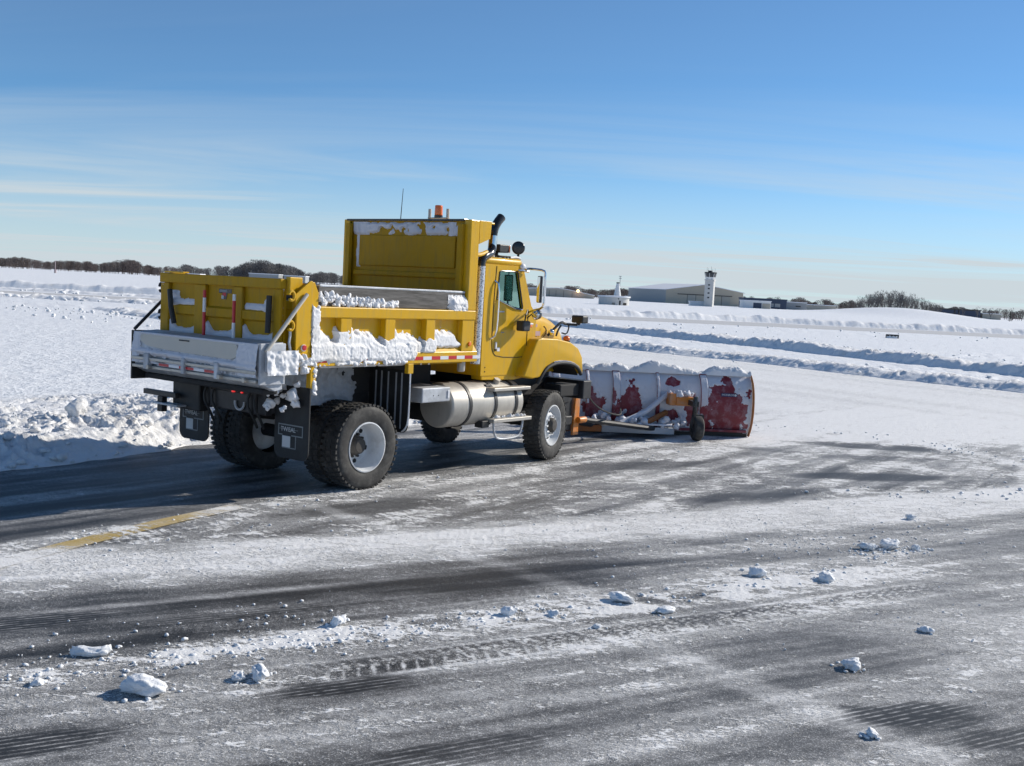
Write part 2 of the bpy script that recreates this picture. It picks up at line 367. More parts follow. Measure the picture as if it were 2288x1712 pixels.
def text(name, body, size, loc, rot, m, parent, depth=0.001, sx=1.0, shear=0.0):
    cu = bpy.data.curves.new(name, 'FONT'); cu.body = body; cu.size = size; cu.align_x = 'CENTER'; cu.align_y = 'CENTER'; cu.extrude = depth; cu.resolution_u = 2; cu.shear = shear
    t = bpy.data.objects.new('tmp_text', cu); COL.objects.link(t)
    dg = bpy.context.evaluated_depsgraph_get(); me = bpy.data.meshes.new_from_object(t.evaluated_get(dg))
    bpy.data.objects.remove(t); bpy.data.curves.remove(cu)
    me.transform(Matrix.Translation(loc) @ rot.to_4x4() @ Matrix.Diagonal((sx, 1, 1, 1)))
    return link(name, me, m, parent)

# lumps of snow (shared shapes)
def lump_arrays(seed, sub=2, rough=0.28, flat=0.75, cuts=7):
    bm = bmesh.new(); bmesh.ops.create_icosphere(bm, subdivisions=sub, radius=1.0)
    V = np.array([v.co[:] for v in bm.verts]); T = np.array([[v.index for v in f.verts] for f in bm.faces]); bm.free()
    g = np.random.default_rng(seed)
    d = np.ones(len(V))
    for k in range(cuts):                                # flat facets where it broke
        n = g.normal(size=3); n /= np.linalg.norm(n); h = g.uniform(0.55, 0.85)
        pr = V @ n; lim = pr > h; d[lim] = np.minimum(d[lim], h / pr[lim])
    V = V * d[:, None]
    for k in range(3):
        f = 1.6 * 2 ** k; o = g.random(3) * 50
        nn = perlin(V[:, 0] * f + o[0], V[:, 1] * f + V[:, 2] * f * 0.7 + o[1], seed % 17 + k)
        V = V * (1 + rough * nn / (1.7 ** k))[:, None]
    V[:, 2] *= flat
    return V, T
LUMPS = [lump_arrays(s, 2) for s in range(6)]
LUMPSR = [lump_arrays(s + 50, 2, 0.42, 1.0, 3) for s in range(6)]
LUMPS1 = [lump_arrays(s + 20, 1, 0.5, 0.62) for s in range(9)]
def lump_cloud(pts, sizes, lumps, seed=0, sink=0.25):
    g = np.random.default_rng(seed); Vs = []; Ts = []; n = 0
    for p, sz in zip(pts, sizes):
        V, T = lumps[int(g.integers(len(lumps)))]
        a = g.uniform(0, 2 * np.pi); ca, sa = np.cos(a), np.sin(a)
        sc = sz * g.uniform(0.75, 1.25, 3)
        W = V * sc; W = np.stack([W[:, 0] * ca - W[:, 1] * sa, W[:, 0] * sa + W[:, 1] * ca, W[:, 2]], -1)
        W = W + np.array(p) + np.array([0, 0, sc[2] * (0.75 - sink)])
        Vs.append(W); Ts.append(T + n); n += len(V)
    return np.concatenate(Vs), np.concatenate(Ts)

# ================================================================== THE SETTING: snow field, taxiway, banks
def poly_sd(x, y, poly):
    """signed distance to a closed polygon, positive inside"""
    P = np.array(poly, float); d = np.full(x.shape, 1e9); ins = np.zeros(x.shape, bool)
    for i in range(len(P)):
        a, b = P[i], P[(i + 1) % len(P)]; ab = b - a
        t = np.clip(((x - a[0]) * ab[0] + (y - a[1]) * ab[1]) / (ab @ ab), 0, 1)
        d = np.minimum(d, np.hypot(x - a[0] - t * ab[0], y - a[1] - t * ab[1]))
        c = (a[1] > y) != (b[1] > y)
        if ab[1] != 0: ins ^= c & (x < a[0] + (y - a[1]) / ab[1] * ab[0])
    return np.where(ins, d, -d)
BANK = [(-14, 2.0), (-9, 9.2), (-6.15, 12.96), (-5.2, 14.6), (-4.5, 16.0), (-2.6, 18.6), (-0.6, 20.7), (0.7, 21.8)]
ROW1 = [(1.5, 57.8), (3.26, 55.7), (6.5, 50.9), (10.6, 46.1), (13.7, 40.3), (17.25, 36.3), (24, 28.5), (40, 10)]
TAXI = [(-30, -20)] + BANK + [(2.6, 38)] + ROW1 + [(60, -20)]
def field_z(x, y):
    d = np.hypot(x, y)
    z = 0.05 + 0.05 * fbm(x * 0.12, y * 0.2, 3, 31) * np.clip(d / 20, 0.3, 1)
    rough = np.clip(fbm(x * 0.03, y * 0.05, 2, 41) * 2.2 + 0.25, 0, 1)
    z = z + rough * 0.16 * (billow(x * 1.1, y * 1.1, 3, 51) - 0.45) * (d > 18) * np.clip(1.4 - d / 400, 0, 1)
    z = z + 3.9 * np.exp(-(((x - 160) / 25) ** 2 + ((y - 455) / 60) ** 2)) + 0.5 * np.exp(-(((x - 112) / 30) ** 2 + ((y - 455) / 60) ** 2))
    return z
# one sheet of ground out to the horizon
fr = np.concatenate([np.linspace(-180, -40, 30, endpoint=False), np.linspace(-40, 40, 430, endpoint=False), np.linspace(40, 180, 31)])
rad = np.concatenate([[0.5], np.geomspace(3, 900, 380), np.geomspace(960, 12000, 24)])
A_, D_ = np.meshgrid(np.radians(fr), rad)
gx, gy = D_ * np.sin(A_), D_ * np.cos(A_)
sd = poly_sd(gx, gy, TAXI)
gz = field_z(gx, gy) * (1 - sst(sd, -0.9, -0.1)) - 0.10 * sst(sd, -0.9, 0.0)
ground = grid_mesh('snow_field', np.stack([gx, gy, gz], -1), M['field'])
tag(ground, kind='structure')

# ---- taxiway: asphalt under a patchy film of snow
CA, SA = math.cos(R(29.5)), math.sin(R(29.5)); C5, S5 = math.cos(R(53)), math.sin(R(53))
rowsN, colsN = 540, 980
inv = np.linspace(1 / 3.4, 1 / 62.0, rowsN)
mixd = 1 / inv; lin = np.geomspace(3.4, 62, rowsN); dep = 0.55 * mixd + 0.45 * lin; dep = np.sort(dep)
tn = np.linspace(-0.74, 0.70, colsN)
TT, DD = np.meshgrid(tn, dep)
px, py = TT * DD, DD
a = px * CA + py * SA; b = -px * SA + py * CA; c = -px * S5 + py * C5; e = px * C5 + py * S5
def cover(px, py, a, b, c, e):
    """how much snow lies where: soft film, crusty patches, bare grooved asphalt"""
    st = fbm(a * 0.22, b * 2.6, 5, 3, 0.62); st2 = fbm(e * 0.25, c * 2.4, 5, 9, 0.62); bl = fbm(px * 0.7, py * 0.7, 4, 5)
    warp = 0.25 * fbm(a * 0.35, b * 0.35, 3, 7)
    film = 0.31 + 0.56 * st + 0.22 * bl
    crust = 0.44 + 0.46 * st + 0.22 * bl
    # lighter, more even film to the right
    rr = sst(a, 5.2, 8.0); film = film * (1 - 0.5 * rr) + (0.56 + 0.3 * st) * 0.5 * rr; crust = crust + 0.06 * rr
    # bottom of the picture: grey scraped film
    lo = 1 - sst(b, 5.6, 6.6); film += 0.05 * lo
    # white ridge left between two passes
    bs = b + 1.3 * warp + .12 * fbm(a * 1.3, b * 1.3, 4, 14) + 0.10 * sst(-a, -1.5, 3.0) - 0.012 * (a - 6) ** 2 * (a < 6) * 0.3
    S = band(bs, 9.6, 0.50, 0.42); Sn = S * np.clip(0.85 + 1.2 * fbm(a * 0.7, b * 1.6, 4, 12, .6), 0.15, 1.25); film += 0.72 * Sn; crust += 0.30 * Sn
    # dark swept band below it
    Dk = band(b + 0.5 * warp, 8.15, 0.42, 0.38) * (1 - sst(a, 4.0, 6.4)); film -= 0.28 * Dk; crust -= 0.26 * Dk
    thin = band(b + 0.25 * warp, 8.42, 0.05, 0.07) * band(a, 2.3, 1.5, 0.8); film += 0.35 * thin
    # strip of crumbs
    Cr = band(b + 0.5 * warp, 7.12, 0.16, 0.20) * sst(a, 0.2, 1.5) * (1 - 0.75 * sst(a, 7.0, 9.0)); crust += 0.42 * Cr * (1 + 1.6 * fbm(a * 2.1, b * 2.1, 3, 15)); film += 0.12 * Cr
    # tyre print
    def tread(bc, amp, a0, a1, w=0.15):
        t = band(b, bc, w, 0.03) * band(a, (a0 + a1) / 2, (a1 - a0) / 2, 0.5)
        k = (a / 0.105 + np.sign(b - bc) * (b - bc) * 3.0 + (b > bc) * 0.5); lug = np.abs((k % 1.0) - 0.5) * 2
        edge = band(b, bc - w - 0.03, 0.015, 0.02) + band(b, bc + w + 0.03, 0.015, 0.02)
        brk = np.clip(.85 + 1.5 * fbm(a * 1.1, b * 2.5, 4, 43, .6), 0, 1.2); amp = amp * brk
        return t * (sst(lug + .35 * fbm(a * 9, b * 9, 2, 47), 0.60, 0.95) - 0.32) * amp + edge * amp * 0.8 * band(a, (a0 + a1) / 2, (a1 - a0) / 2, 0.5)
    tr = tread(6.50 + .02 * (a - 4) ** 2 * .2, 0.52, 1.9, 8.2) + tread(6.93, 0.2, 3.0, 6.0) + tread(7.75, 0.16, 1.6, 5.4, 0.13); film += tr
    film -= 0.06 * band(b, 6.5, 0.16, 0.05) * band(a, 4.5, 2.6, 0.5)
    # behind the white ridge: the truck's lane
    z2 = sst(bs, 10.05, 10.35)
    f2 = 0.36 + 0.42 * st2 + 0.16 * bl; k2 = 0.53 + 0.42 * st2 + 0.42 * fbm(px * 1.3, py * 1.3, 5, 18, .6)
    pl = sst(c, 9.35, 9.8); f2 = f2 * (1 - pl) + pl * (0.20 + 0.55 * st2); k2 = k2 * (1 - pl) + pl * (0.24 + 0.60 * st2 + .2 * fbm(px * 2.2, py * 2.2, 3, 19))
    # treads beside the truck
    wt = band(c, 9.05, 0.26, 0.10) + band(c, 8.2, 0.2, 0.1); kk = (e / 0.11 + 2.2 * np.abs(c - 9.05)) % 1.0
    k2 += wt * 0.22 * (np.abs(kk - 0.5) * 2 - 0.5) * (px < 2)
    wh = sst(e - 1.3 * (9.0 - c), 12.5, 19.0); f2 = f2 + wh * 0.22; k2 = k2 + wh * 0.20
    far = sst(py - 0.25 * px, 17.5, 21.5) * sst(px, 3.5, 5.5); f2 += far * 0.35; k2 += far * 0.30
    film = film * (1 - z2) + f2 * z2; crust = crust * (1 - z2) + k2 * z2
    # curve swept by the plow to the right
    rc = np.hypot(px - 5.0, (py - 18.6)); ring = band(rc + 0.4 * warp, 3.75, 0.18, 0.22) * (px > 4.5); film += 0.25 * ring; crust += 0.22 * ring
    rad2 = np.hypot(px - 5.0, py - 18.6); ss = perlin(rad2 * 5.0, np.arctan2(py - 18.6, px - 5.0) * 0.8, 23) * (rad2 < 4.5) * (px > 4.2); film += 0.10 * ss
    def bare(cx, cy, ra, rb, ang, k):
        ca_, sa_ = math.cos(R(ang)), math.sin(R(ang)); u = (px - cx) * ca_ + (py - cy) * sa_; v = -(px - cx) * sa_ + (py - cy) * ca_
        q = np.sqrt((u / ra) ** 2 + (v / rb) ** 2) + 0.75 * fbm(u * 1.1 / max(ra, .3) , v * 3.2 / max(ra, .3), 4, 27)
        return (1 - sst(q, 0.45, 1.15)) * k
    B = bare(6.9, 19.9, 1.7, 0.55, 0, 0.8); B2 = bare(6.4, 18.4, 1.3, 0.35, 10, 0.45); B3 = bare(5.7, 16.3, 1.6, 0.40, 14, 0.9); B4 = bare(4.6, 18.7, 0.9, 0.25, -12, 0.45)
    B5 = bare(2.0, 16.2, 1.6, 0.4, 30, 0.55); B6 = bare(-1.4, 12.2, 1.4, 0.35, 40, 0.7); B7 = bare(3.4, 14.2, 1.6, 0.28, 34, 0.7)
    gr = np.maximum.reduce([bare(2.62, 6.62, 0.62, 0.26, 20, 1.0), bare(3.25, 6.35, 0.7, 0.20, 20, 0.9), bare(-2.55, 5.5, 0.75, 0.22, 25, 0.9), bare(-0.15, 5.72, 0.75, 0.20, 28, 0.7), bare(-0.95, 6.6, 0.55, 0.16, 28, 0.95), bare(-3.5, 7.45, 0.9, 0.22, 29, 0.9), bare(-1.9, 8.0, 0.9, 0.12, 29, 0.55)])
    allb = np.maximum.reduce([B, B2, B3, B4, B5, B6, B7, gr])
    film = film * (1 - 0.85 * allb); crust = crust - 0.42 * allb
    # joints between the slabs hold snow
    def line(p, q, w):
        p, q = np.array(p), np.array(q); d = q - p; t = np.clip(((px - p[0]) * d[0] + (py - p[1]) * d[1]) / (d @ d), 0, 1)
        return 1 - sst(np.hypot(px - p[0] - t * d[0], py - p[1] - t * d[1]), w * 0.2, w)
    J = np.maximum(line((-2.2, 12.1), (1.05, 8.7), 0.22), line((1.2, 7.6), (3.1, 5.3), 0.24)) * (0.75 + 0.5 * fbm(px * 2, py * 2, 2, 33)); film += 0.22 * J; crust += 0.05 * J
    # far part: packed white, with long faint streaks
    wf = sst(py, 23, 31); sw = fbm(px * 0.10 + py * 0.07, (px * 0.8 + py * 0.58) * 0.55, 4, 37, 0.6)
    film = film * (1 - wf) + wf * (0.95 + 0.34 * sw); crust = crust * (1 - wf) + wf * (0.72 + 0.30 * sw)
    return film, crust, gr
film, crust, gr = cover(px, py, a, b, c, e)
lumpy = billow(px * 9, py * 9, 2, 61) - 0.4
pz = 0.002 + 0.012 * np.clip(crust - 0.25, 0, 1) * (1 + 1.3 * lumpy) * np.clip(1.2 - py / 40, 0.2, 1)
psd = poly_sd(px, py, TAXI)
kq = psd > -1.0
keep = kq[:-1, :-1] & kq[1:, 1:] & kq[:-1, 1:] & kq[1:, :-1]

def pave_mat(name='snowy_asphalt', paint=False):
    m, nd, lk, bs_ = nt(name)
    def mth(op, *v):
        n = nd.new('ShaderNodeMath'); n.operation = op
        for i, x in enumerate(v):
            if isinstance(x, (int, float)): n.inputs[i].default_value = x
            else: lk.new(x, n.inputs[i])
        return n.outputs[0]
    def att(k): n = nd.new('ShaderNodeAttribute'); n.attribute_name = k; return n.outputs['Fac']
    ge = nd.new('ShaderNodeNewGeometry')
    def noise(sc, rot, st, det=6, ro=0.65):
        mp = nd.new('ShaderNodeMapping'); mp.vector_type = 'POINT'; lk.new(ge.outputs['Position'], mp.inputs[0]); mp.inputs['Rotation'].default_value = (0, 0, R(-rot)); mp.inputs['Scale'].default_value = (st, 1, 1)
        n = nd.new('ShaderNodeTexNoise'); n.inputs['Scale'].default_value = sc; n.inputs['Detail'].default_value = det; n.inputs['Roughness'].default_value = ro; lk.new(mp.outputs[0], n.inputs['Vector']); return n.outputs[0]
    n1 = noise(9, 35, 0.5); n2 = noise(42, 35, 0.6, 4); n3 = noise(110, 0, 1, 3, .75); n4 = noise(5, 30, 0.18, 7, 0.7); n5 = noise(14, 20, 0.8, 6, 0.7)
    comb = mth('ADD', mth('MULTIPLY', n1, 0.50), mth('ADD', mth('MULTIPLY', n2, 0.40), mth('MULTIPLY', n3, 0.10)))
    cr = mth('ADD', att('crust'), mth('MULTIPLY', mth('SUBTRACT', comb, 0.5), 2.6))
    mr = nd.new('ShaderNodeMapRange'); mr.interpolation_type = 'SMOOTHSTEP'; lk.new(cr, mr.inputs[0]); mr.inputs[1].default_value = 0.46; mr.inputs[2].default_value = 0.74; mr.inputs[4].default_value = 0.92
    fl = mth('MULTIPLY', att('film'), mth('ADD', mth('MULTIPLY', mth('MULTIPLY', att('film'), att('film')), 0.55), mth('MAXIMUM', 0.10, mth('ADD', -0.95, mth('ADD', mth('MULTIPLY', n4, 1.7), mth('ADD', mth('MULTIPLY', n2, 1.2), mth('MULTIPLY', n5, 1.0)))))))
    # snow packed in the saw-cut grooves
    mp = nd.new('ShaderNodeMapping'); lk.new(ge.outputs['Position'], mp.inputs[0]); mp.inputs['Rotation'].default_value = (0, 0, R(-29.5))
    sp = nd.new('ShaderNodeSeparateXYZ'); lk.new(mp.outputs[0], sp.inputs[0])
    gw = mth('SINE', mth('MULTIPLY', mth('ADD', sp.outputs[1], mth('MULTIPLY', n1, 0.02)), 2 * math.pi / 0.05))
    gv = mth('MULTIPLY', mth('MULTIPLY', mth('MAXIMUM', mth('SUBTRACT', gw, 0.15), 0), att('groove')), mth('MAXIMUM', mth('SUBTRACT', mth('ADD', mth('MULTIPLY', n4, 1.6), mth('MULTIPLY', n5, 2.2)), 1.55), 0))
    fac = nd.new('ShaderNodeMath'); fac.operation = 'MAXIMUM'; fac.use_clamp = True; lk.new(mr.outputs[0], fac.inputs[0]); lk.new(mth('ADD', fl, gv), fac.inputs[1])
    sk = nd.new('ShaderNodeMapRange'); sk.interpolation_type = 'SMOOTHSTEP'; lk.new(n3, sk.inputs[0]); sk.inputs[1].default_value = 0.52; sk.inputs[2].default_value = 0.66
    skl = mth('MULTIPLY', sk.outputs[0], mth('MULTIPLY', mth('MAXIMUM', mth('ADD', att('crust'), 0.12), 0.0), mth('MULTIPLY', n5, 2.0)))
    sq = mth('MINIMUM', mth('MULTIPLY', mth('POWER', mth('ADD', fac.outputs[0], skl), 1.55), 1.12), 0.97)
    asp = nd.new('ShaderNodeMix'); asp.data_type = 'RGBA'; lk.new(n3, asp.inputs[0]); asp.inputs[6].default_value = (0.010, 0.010, 0.011, 1); asp.inputs[7].default_value = (0.030, 0.030, 0.030, 1)
    if paint: asp.inputs[6].default_value = (0.34, 0.215, 0.02, 1); asp.inputs[7].default_value = (0.50, 0.34, 0.05, 1)
    sn = nd.new('ShaderNodeMix'); sn.data_type = 'RGBA'; lk.new(n1, sn.inputs[0]); sn.inputs[6].default_value = (0.74, 0.73, 0.71, 1); sn.inputs[7].default_value = (0.90, 0.905, 0.915, 1)
    mx = nd.new('ShaderNodeMix'); mx.data_type = 'RGBA'; lk.new(sq, mx.inputs[0]); lk.new(asp.outputs[2], mx.inputs[6]); lk.new(sn.outputs[2], mx.inputs[7])
    lk.new(mx.outputs[2], bs_.inputs['Base Color'])
    rg = nd.new('ShaderNodeMapRange'); lk.new(sq, rg.inputs[0]); rg.inputs[3].default_value = 0.55; rg.inputs[4].default_value = 0.75; lk.new(rg.outputs[0], bs_.inputs['Roughness']); bs_.inputs['Specular IOR Level'].default_value = 0.3
    hgt = mth('ADD', mth('MULTIPLY', mr.outputs[0], mth('ADD', 0.35, n2)), mth('MULTIPLY', n2, 0.35))
    bp = nd.new('ShaderNodeBump'); bp.inputs['Distance'].default_value = 0.010; lk.new(hgt, bp.inputs['Height']); lk.new(bp.outputs[0], bs_.inputs['Normal'])
    return m
M['pave'] = pave_mat(); M['line'] = pave_mat('worn_yellow_line', True)
pave = grid_mesh('taxiway', np.stack([px, py, pz], -1), M['pave'], keep=keep, attrs={'film': np.clip(film, 0.02, 1), 'crust': np.clip(crust, -0.3, 1.2), 'groove': gr})
tag(pave, kind='structure')

# ---- yellow centre line, worn and half covered
lp = np.array([(-4.55, 8.2), (-4.18, 9.2), (-3.98, 9.70), (-3.72, 10.27), (-3.42, 10.93), (-3.10, 11.50), (-2.95, 11.8)])
tt = np.linspace(0, len(lp) - 1, 420); lx = np.interp(tt, range(len(lp)), lp[:, 0]); ly = np.interp(tt, range(len(lp)), lp[:, 1])
for _ in range(120): lx[1:-1] = (lx[:-2] + 2 * lx[1:-1] + lx[2:]) / 4; ly[1:-1] = (ly[:-2] + 2 * ly[1:-1] + ly[2:]) / 4
nx, ny = -np.gradient(ly), np.gradient(lx); nl = np.hypot(nx, ny); nx /= nl; ny /= nl
ww = np.linspace(-0.125, 0.125, 24)
LX = lx[:, None] + nx[:, None] * ww; LY = ly[:, None] + ny[:, None] * ww
la, lb, lc, le = LX * CA + LY * SA, -LX * SA + LY * CA, -LX * S5 + LY * C5, LX * C5 + LY * S5
lfi, lcr, lgr = cover(LX, LY, la, lb, lc, le)
lcov = .5 * (1 - sst(LY + .4 * fbm(LX * 2, LY * 2, 3, 77), 9.0, 10.0)) + .08 + .45 * sst(LY + .5 * fbm(LX * 3, LY * 3, 3, 80), 10.9, 11.8) + .25 * fbm(LX * 2.5, LY * 2.5, 4, 79, .65)
ln = grid_mesh('taxiway_centre_line', np.stack([LX, LY, np.full_like(LX, 0.014)], -1), M['line'], attrs={'film': np.clip(lfi * .5 + lcov * .9, 0.02, 1), 'crust': np.clip(lcr - .14 + lcov * .6, -.3, 1.2), 'groove': lgr})
tag(ln, kind='structure')

# ---- ridges of plowed snow
def ridge(name, path, wf, wb, hgt, clod, cscale, n_al, n_ac, seed, mt='bank', sub=None, tail=0.0):
    """snow pushed to the left of the path: steep face at the path, long back"""
    P = np.array(path, float); d = np.r_[0, np.cumsum(np.hypot(*np.diff(P, axis=0).T))]
    s = np.linspace(0, d[-1], n_al); X = np.interp(s, d, P[:, 0]); Y = np.interp(s, d, P[:, 1])
    k = max(3, n_al // 24)
    ker = np.hanning(2 * k + 1); ker /= ker.sum()
    Xp = np.r_[np.full(k, X[0]) + (np.arange(k) - k) * (X[1] - X[0]), X, np.full(k, X[-1]) + (np.arange(k) + 1) * (X[-1] - X[-2])]; Yp = np.r_[np.full(k, Y[0]) + (np.arange(k) - k) * (Y[1] - Y[0]), Y, np.full(k, Y[-1]) + (np.arange(k) + 1) * (Y[-1] - Y[-2])]
    X = np.convolve(Xp, ker, 'valid'); Y = np.convolve(Yp, ker, 'valid')
    tx, ty = np.gradient(X), np.gradient(Y); l = np.hypot(tx, ty); nX, nY = -ty / l, tx / l
    u = np.linspace(0, 1, n_ac); w = -0.12 * wf + u ** 1.35 * (wf + wb)
    GX = X[:, None] + nX[:, None] * w; GY = Y[:, None] + nY[:, None] * w
    wig = (0.35 if n_ac > 30 else 0.08) * wf * fbm(s * 0.9 / max(wf, .2), s * 0 + seed, 3, seed)[:, None]
    q = w[None, :] + wig
    prof = sst(q, 0.0, wf) * (1 - (1 - tail) * sst(q, wf * 1.1, wf + wb * 0.95))
    H = hgt * (0.85 + 0.5 * fbm(s * 0.35, s * 0 + 3.3, 3, seed + 1))[:, None]
    cl = billow(GX * cscale, GY * cscale, 4, seed + 2) - 0.42
    big = np.clip(fbm(GX * cscale * 0.35, GY * cscale * 0.35, 2, seed + 5) * 2 + 0.4, 0, 1)
    Z = H * prof + clod * cl * (0.35 + 0.9 * big) * sst(prof, 0.02, 0.35) * (0.55 + 0.45 * prof) - 0.08 * (1 - sst(prof, 0.0, 0.06))
    Z = np.where(u[None, :] > 0.97, Z - 0.12, Z)
    o = grid_mesh(name, np.stack([GX, GY, Z], -1), M[mt]); tag(o, kind='structure')
    return GX, GY, Z, prof
bx_, by_, bz_, bp_ = ridge('snow_bank', BANK, 0.9, 6.8, 0.33, 0.23, 3.2, 860, 160, 70, tail=0.10)
r1 = [(-14, 70), (-6, 64)] + ROW1[:-1] + [(32, 19)]
ridge('snow_windrow', [(p[0], p[1]) for p in reversed(r1)][::-1], 0.9, 3.0, 0.30, 0.20, 3.0, 1200, 40, 80)
ROW2 = [(-16, 104), (-4, 90), (4.9, 79.5), (7.7, 74.4), (10.4, 68), (14.1, 61.7), (17.9, 52.8), (21.26, 44.9), (27, 35), (34, 26)]
ridge('snow_windrow', ROW2, 0.8, 5.0, 0.52, 0.28, 2.2, 1200, 44, 90)
ridge('snow_windrow', [(-60, 118), (-20, 126), (4.5, 133), (33, 146), (72.8, 155), (130, 168)], 1.0, 7, 0.95, 0.06, 2.6, 1600, 26, 100)
ridge('snow_windrow', [(-40, 148), (4.5, 160), (40, 178), (90, 196), (150, 214)], 1.4, 5, 0.40, 0.15, 1.6, 1200, 16, 105)
ridge('snow_windrow', [(-75, 86), (-55, 85.7), (-40.6, 85.2), (-28, 84.1), (-8, 83), (4, 82)], 1.0, 5, 0.32, 0.30, 1.2, 900, 28, 110)
ridge('snow_windrow', [(-80, 112), (-50.4, 109), (-35, 108), (-10, 109)], 1.2, 3, 0.28, 0.30, 0.8, 600, 18, 115)
ridge('snow_windrow', [(-27, 68), (-22, 61.5), (-18.5, 57), (-15, 51), (-12, 46)], 0.9, 3, 0.28, 0.3, 1.4, 420, 26, 120)

# broken lumps lying on the bank: nobody could count them
g_ = np.random.default_rng(5)
ii = g_.integers(0, bx_.shape[0], 1700); jj = (g_.random(1700) ** 1.5 * 118).astype(int) + 4
okk = (bp_[ii, jj] > 0.05); ii, jj = ii[okk], jj[okk]
pts = np.stack([bx_[ii, jj], by_[ii, jj], bz_[ii, jj]], -1); szs = 0.018 + 0.10 * g_.random(len(ii)) ** 3.2 * (1.1 - jj / 150)
V_, T_ = lump_cloud(pts, szs, LUMPS1, 3, 0.3)
o = tri_mesh('snow_clods', V_, T_, M['bank']); tag(o, 'broken white clods heaped along the plowed bank at left', 'snow', kind='stuff')

# grey packed-snow roads crossing the far field
M['packed'] = snow_mat('packed_snow_road', (0.56, 0.555, 0.55), bump=0.02, bscale=2.0, fine=0.01, var=0.12, dirt=(0.38, 0.36, 0.33), dirt_amt=0.5)
def far_road(pts):
    P = np.array(pts, float); L0, L1 = P[0], P[1]
    n = 60; q = np.linspace(0, 1, n)[:, None]
    def along(p): p = np.array(p, float); t_ = np.linspace(0, len(p) - 1, n); return np.stack([np.interp(t_, range(len(p)), p[:, 0]), np.interp(t_, range(len(p)), p[:, 1])], -1)
    A, B = along(pts[0]), along(pts[1]); w = np.linspace(0, 1, 14)[None, :, None]
    XY = A[:, None, :] * (1 - w) + B[:, None, :] * w
    z = field_z(XY[..., 0], XY[..., 1]) + 0.03
    z = np.maximum(z, 0.12); z[:, 0] -= .3; z[:, -1] -= .3
    o = grid_mesh('far_taxiway', np.concatenate([XY, z[..., None]], -1), M['packed']); tag(o, kind='structure')
far_road([[(-110, 92), (-60, 91), (-6, 90)], [(-110, 104), (-60, 103), (-6, 104)]])
far_road([[(0, 112), (33, 122), (72, 130), (130, 142)], [(0, 130), (33, 143), (72.8, 152.5), (130, 165)]])

# clods thrown over the field beside the cleared strips
g_ = np.random.default_rng(31); P_ = []; S_ = []
def field_clods(n, pa, pb, w, s0, s1):
    for _ in range(n):
        t_ = g_.random(); x_ = pa[0] + (pb[0] - pa[0]) * t_ + g_.normal() * w * .4; y_ = pa[1] + (pb[1] - pa[1]) * t_ + g_.normal() * w
        P_.append((x_, y_, float(field_z(np.array([x_]), np.array([y_]))[0]))); S_.append(s0 + (s1 - s0) * g_.random() ** 3)
field_clods(110, (2, 108), (90, 128), 3.0, .04, .22); field_clods(90, (6, 92), (48, 84), 8, .03, .16); field_clods(120, (9, 84), (38, 46), 3.5, .04, .16); field_clods(120, (10, 70), (30, 42), 2.0, .04, .18)
field_clods(260, (-75, 88), (-12, 86), 2.2, .06, .30); field_clods(170, (-80, 108), (-20, 108), 2.5, .06, .35); field_clods(130, (-30, 66), (-13, 50), 2.5, .04, .20); field_clods(60, (-40, 72), (-20, 60), 5, .03, .14); field_clods(60, (5, 162), (120, 200), 6, .06, .25); field_clods(90, (8, 52), (20, 36), 2.2, .03, .14)
V_, T_ = lump_cloud(P_, S_, LUMPS1, 33, .35); o = tri_mesh('field_clods', V_, T_, M['bank']); tag(o, 'scattered snow clods over the flat field beyond the banks', 'snow', kind='stuff')

# ================================================================== FAR THINGS: trees, hangars, tower
M['bark'] = mat('bare_twigs', (0.135, 0.108, 0.10), 0.9, var=0.35)
M['bark2'] = mat('grey_twigs', (0.15, 0.142, 0.14), 0.9, var=0.3)
M['fir'] = mat('dark_fir', (0.028, 0.036, 0.028), 0.9, var=0.3)
M['tan'] = mat('tan_cladding', (0.50, 0.43, 0.33), 0.6, var=0.06, scale=0.6)
M['tan_dk'] = mat('grey_tan_cladding', (0.44, 0.40, 0.33), 0.6, var=0.06, scale=0.6)
M['concrete'] = mat('pale_concrete', (0.58, 0.57, 0.54), 0.7, var=0.06, scale=0.8)
M['white'] = mat('white_paint', (0.74, 0.74, 0.73), 0.5, var=0.05)
M['navy'] = mat('navy_cladding', (0.035, 0.055, 0.10), 0.5, var=0.1)
M['grey'] = mat('grey_cladding', (0.33, 0.34, 0.34), 0.6, var=0.08)
M['darkwin'] = mat('dark_window', (0.025, 0.035, 0.045), 0.12, coat=0.3)
M['roofsnow'] = snow_mat('roof_snow', (0.78, 0.79, 0.82), bump=0.05, bscale=0.8, fine=0.01)
M['trackdark'] = mat('door_track', (0.06, 0.055, 0.05), 0.6)

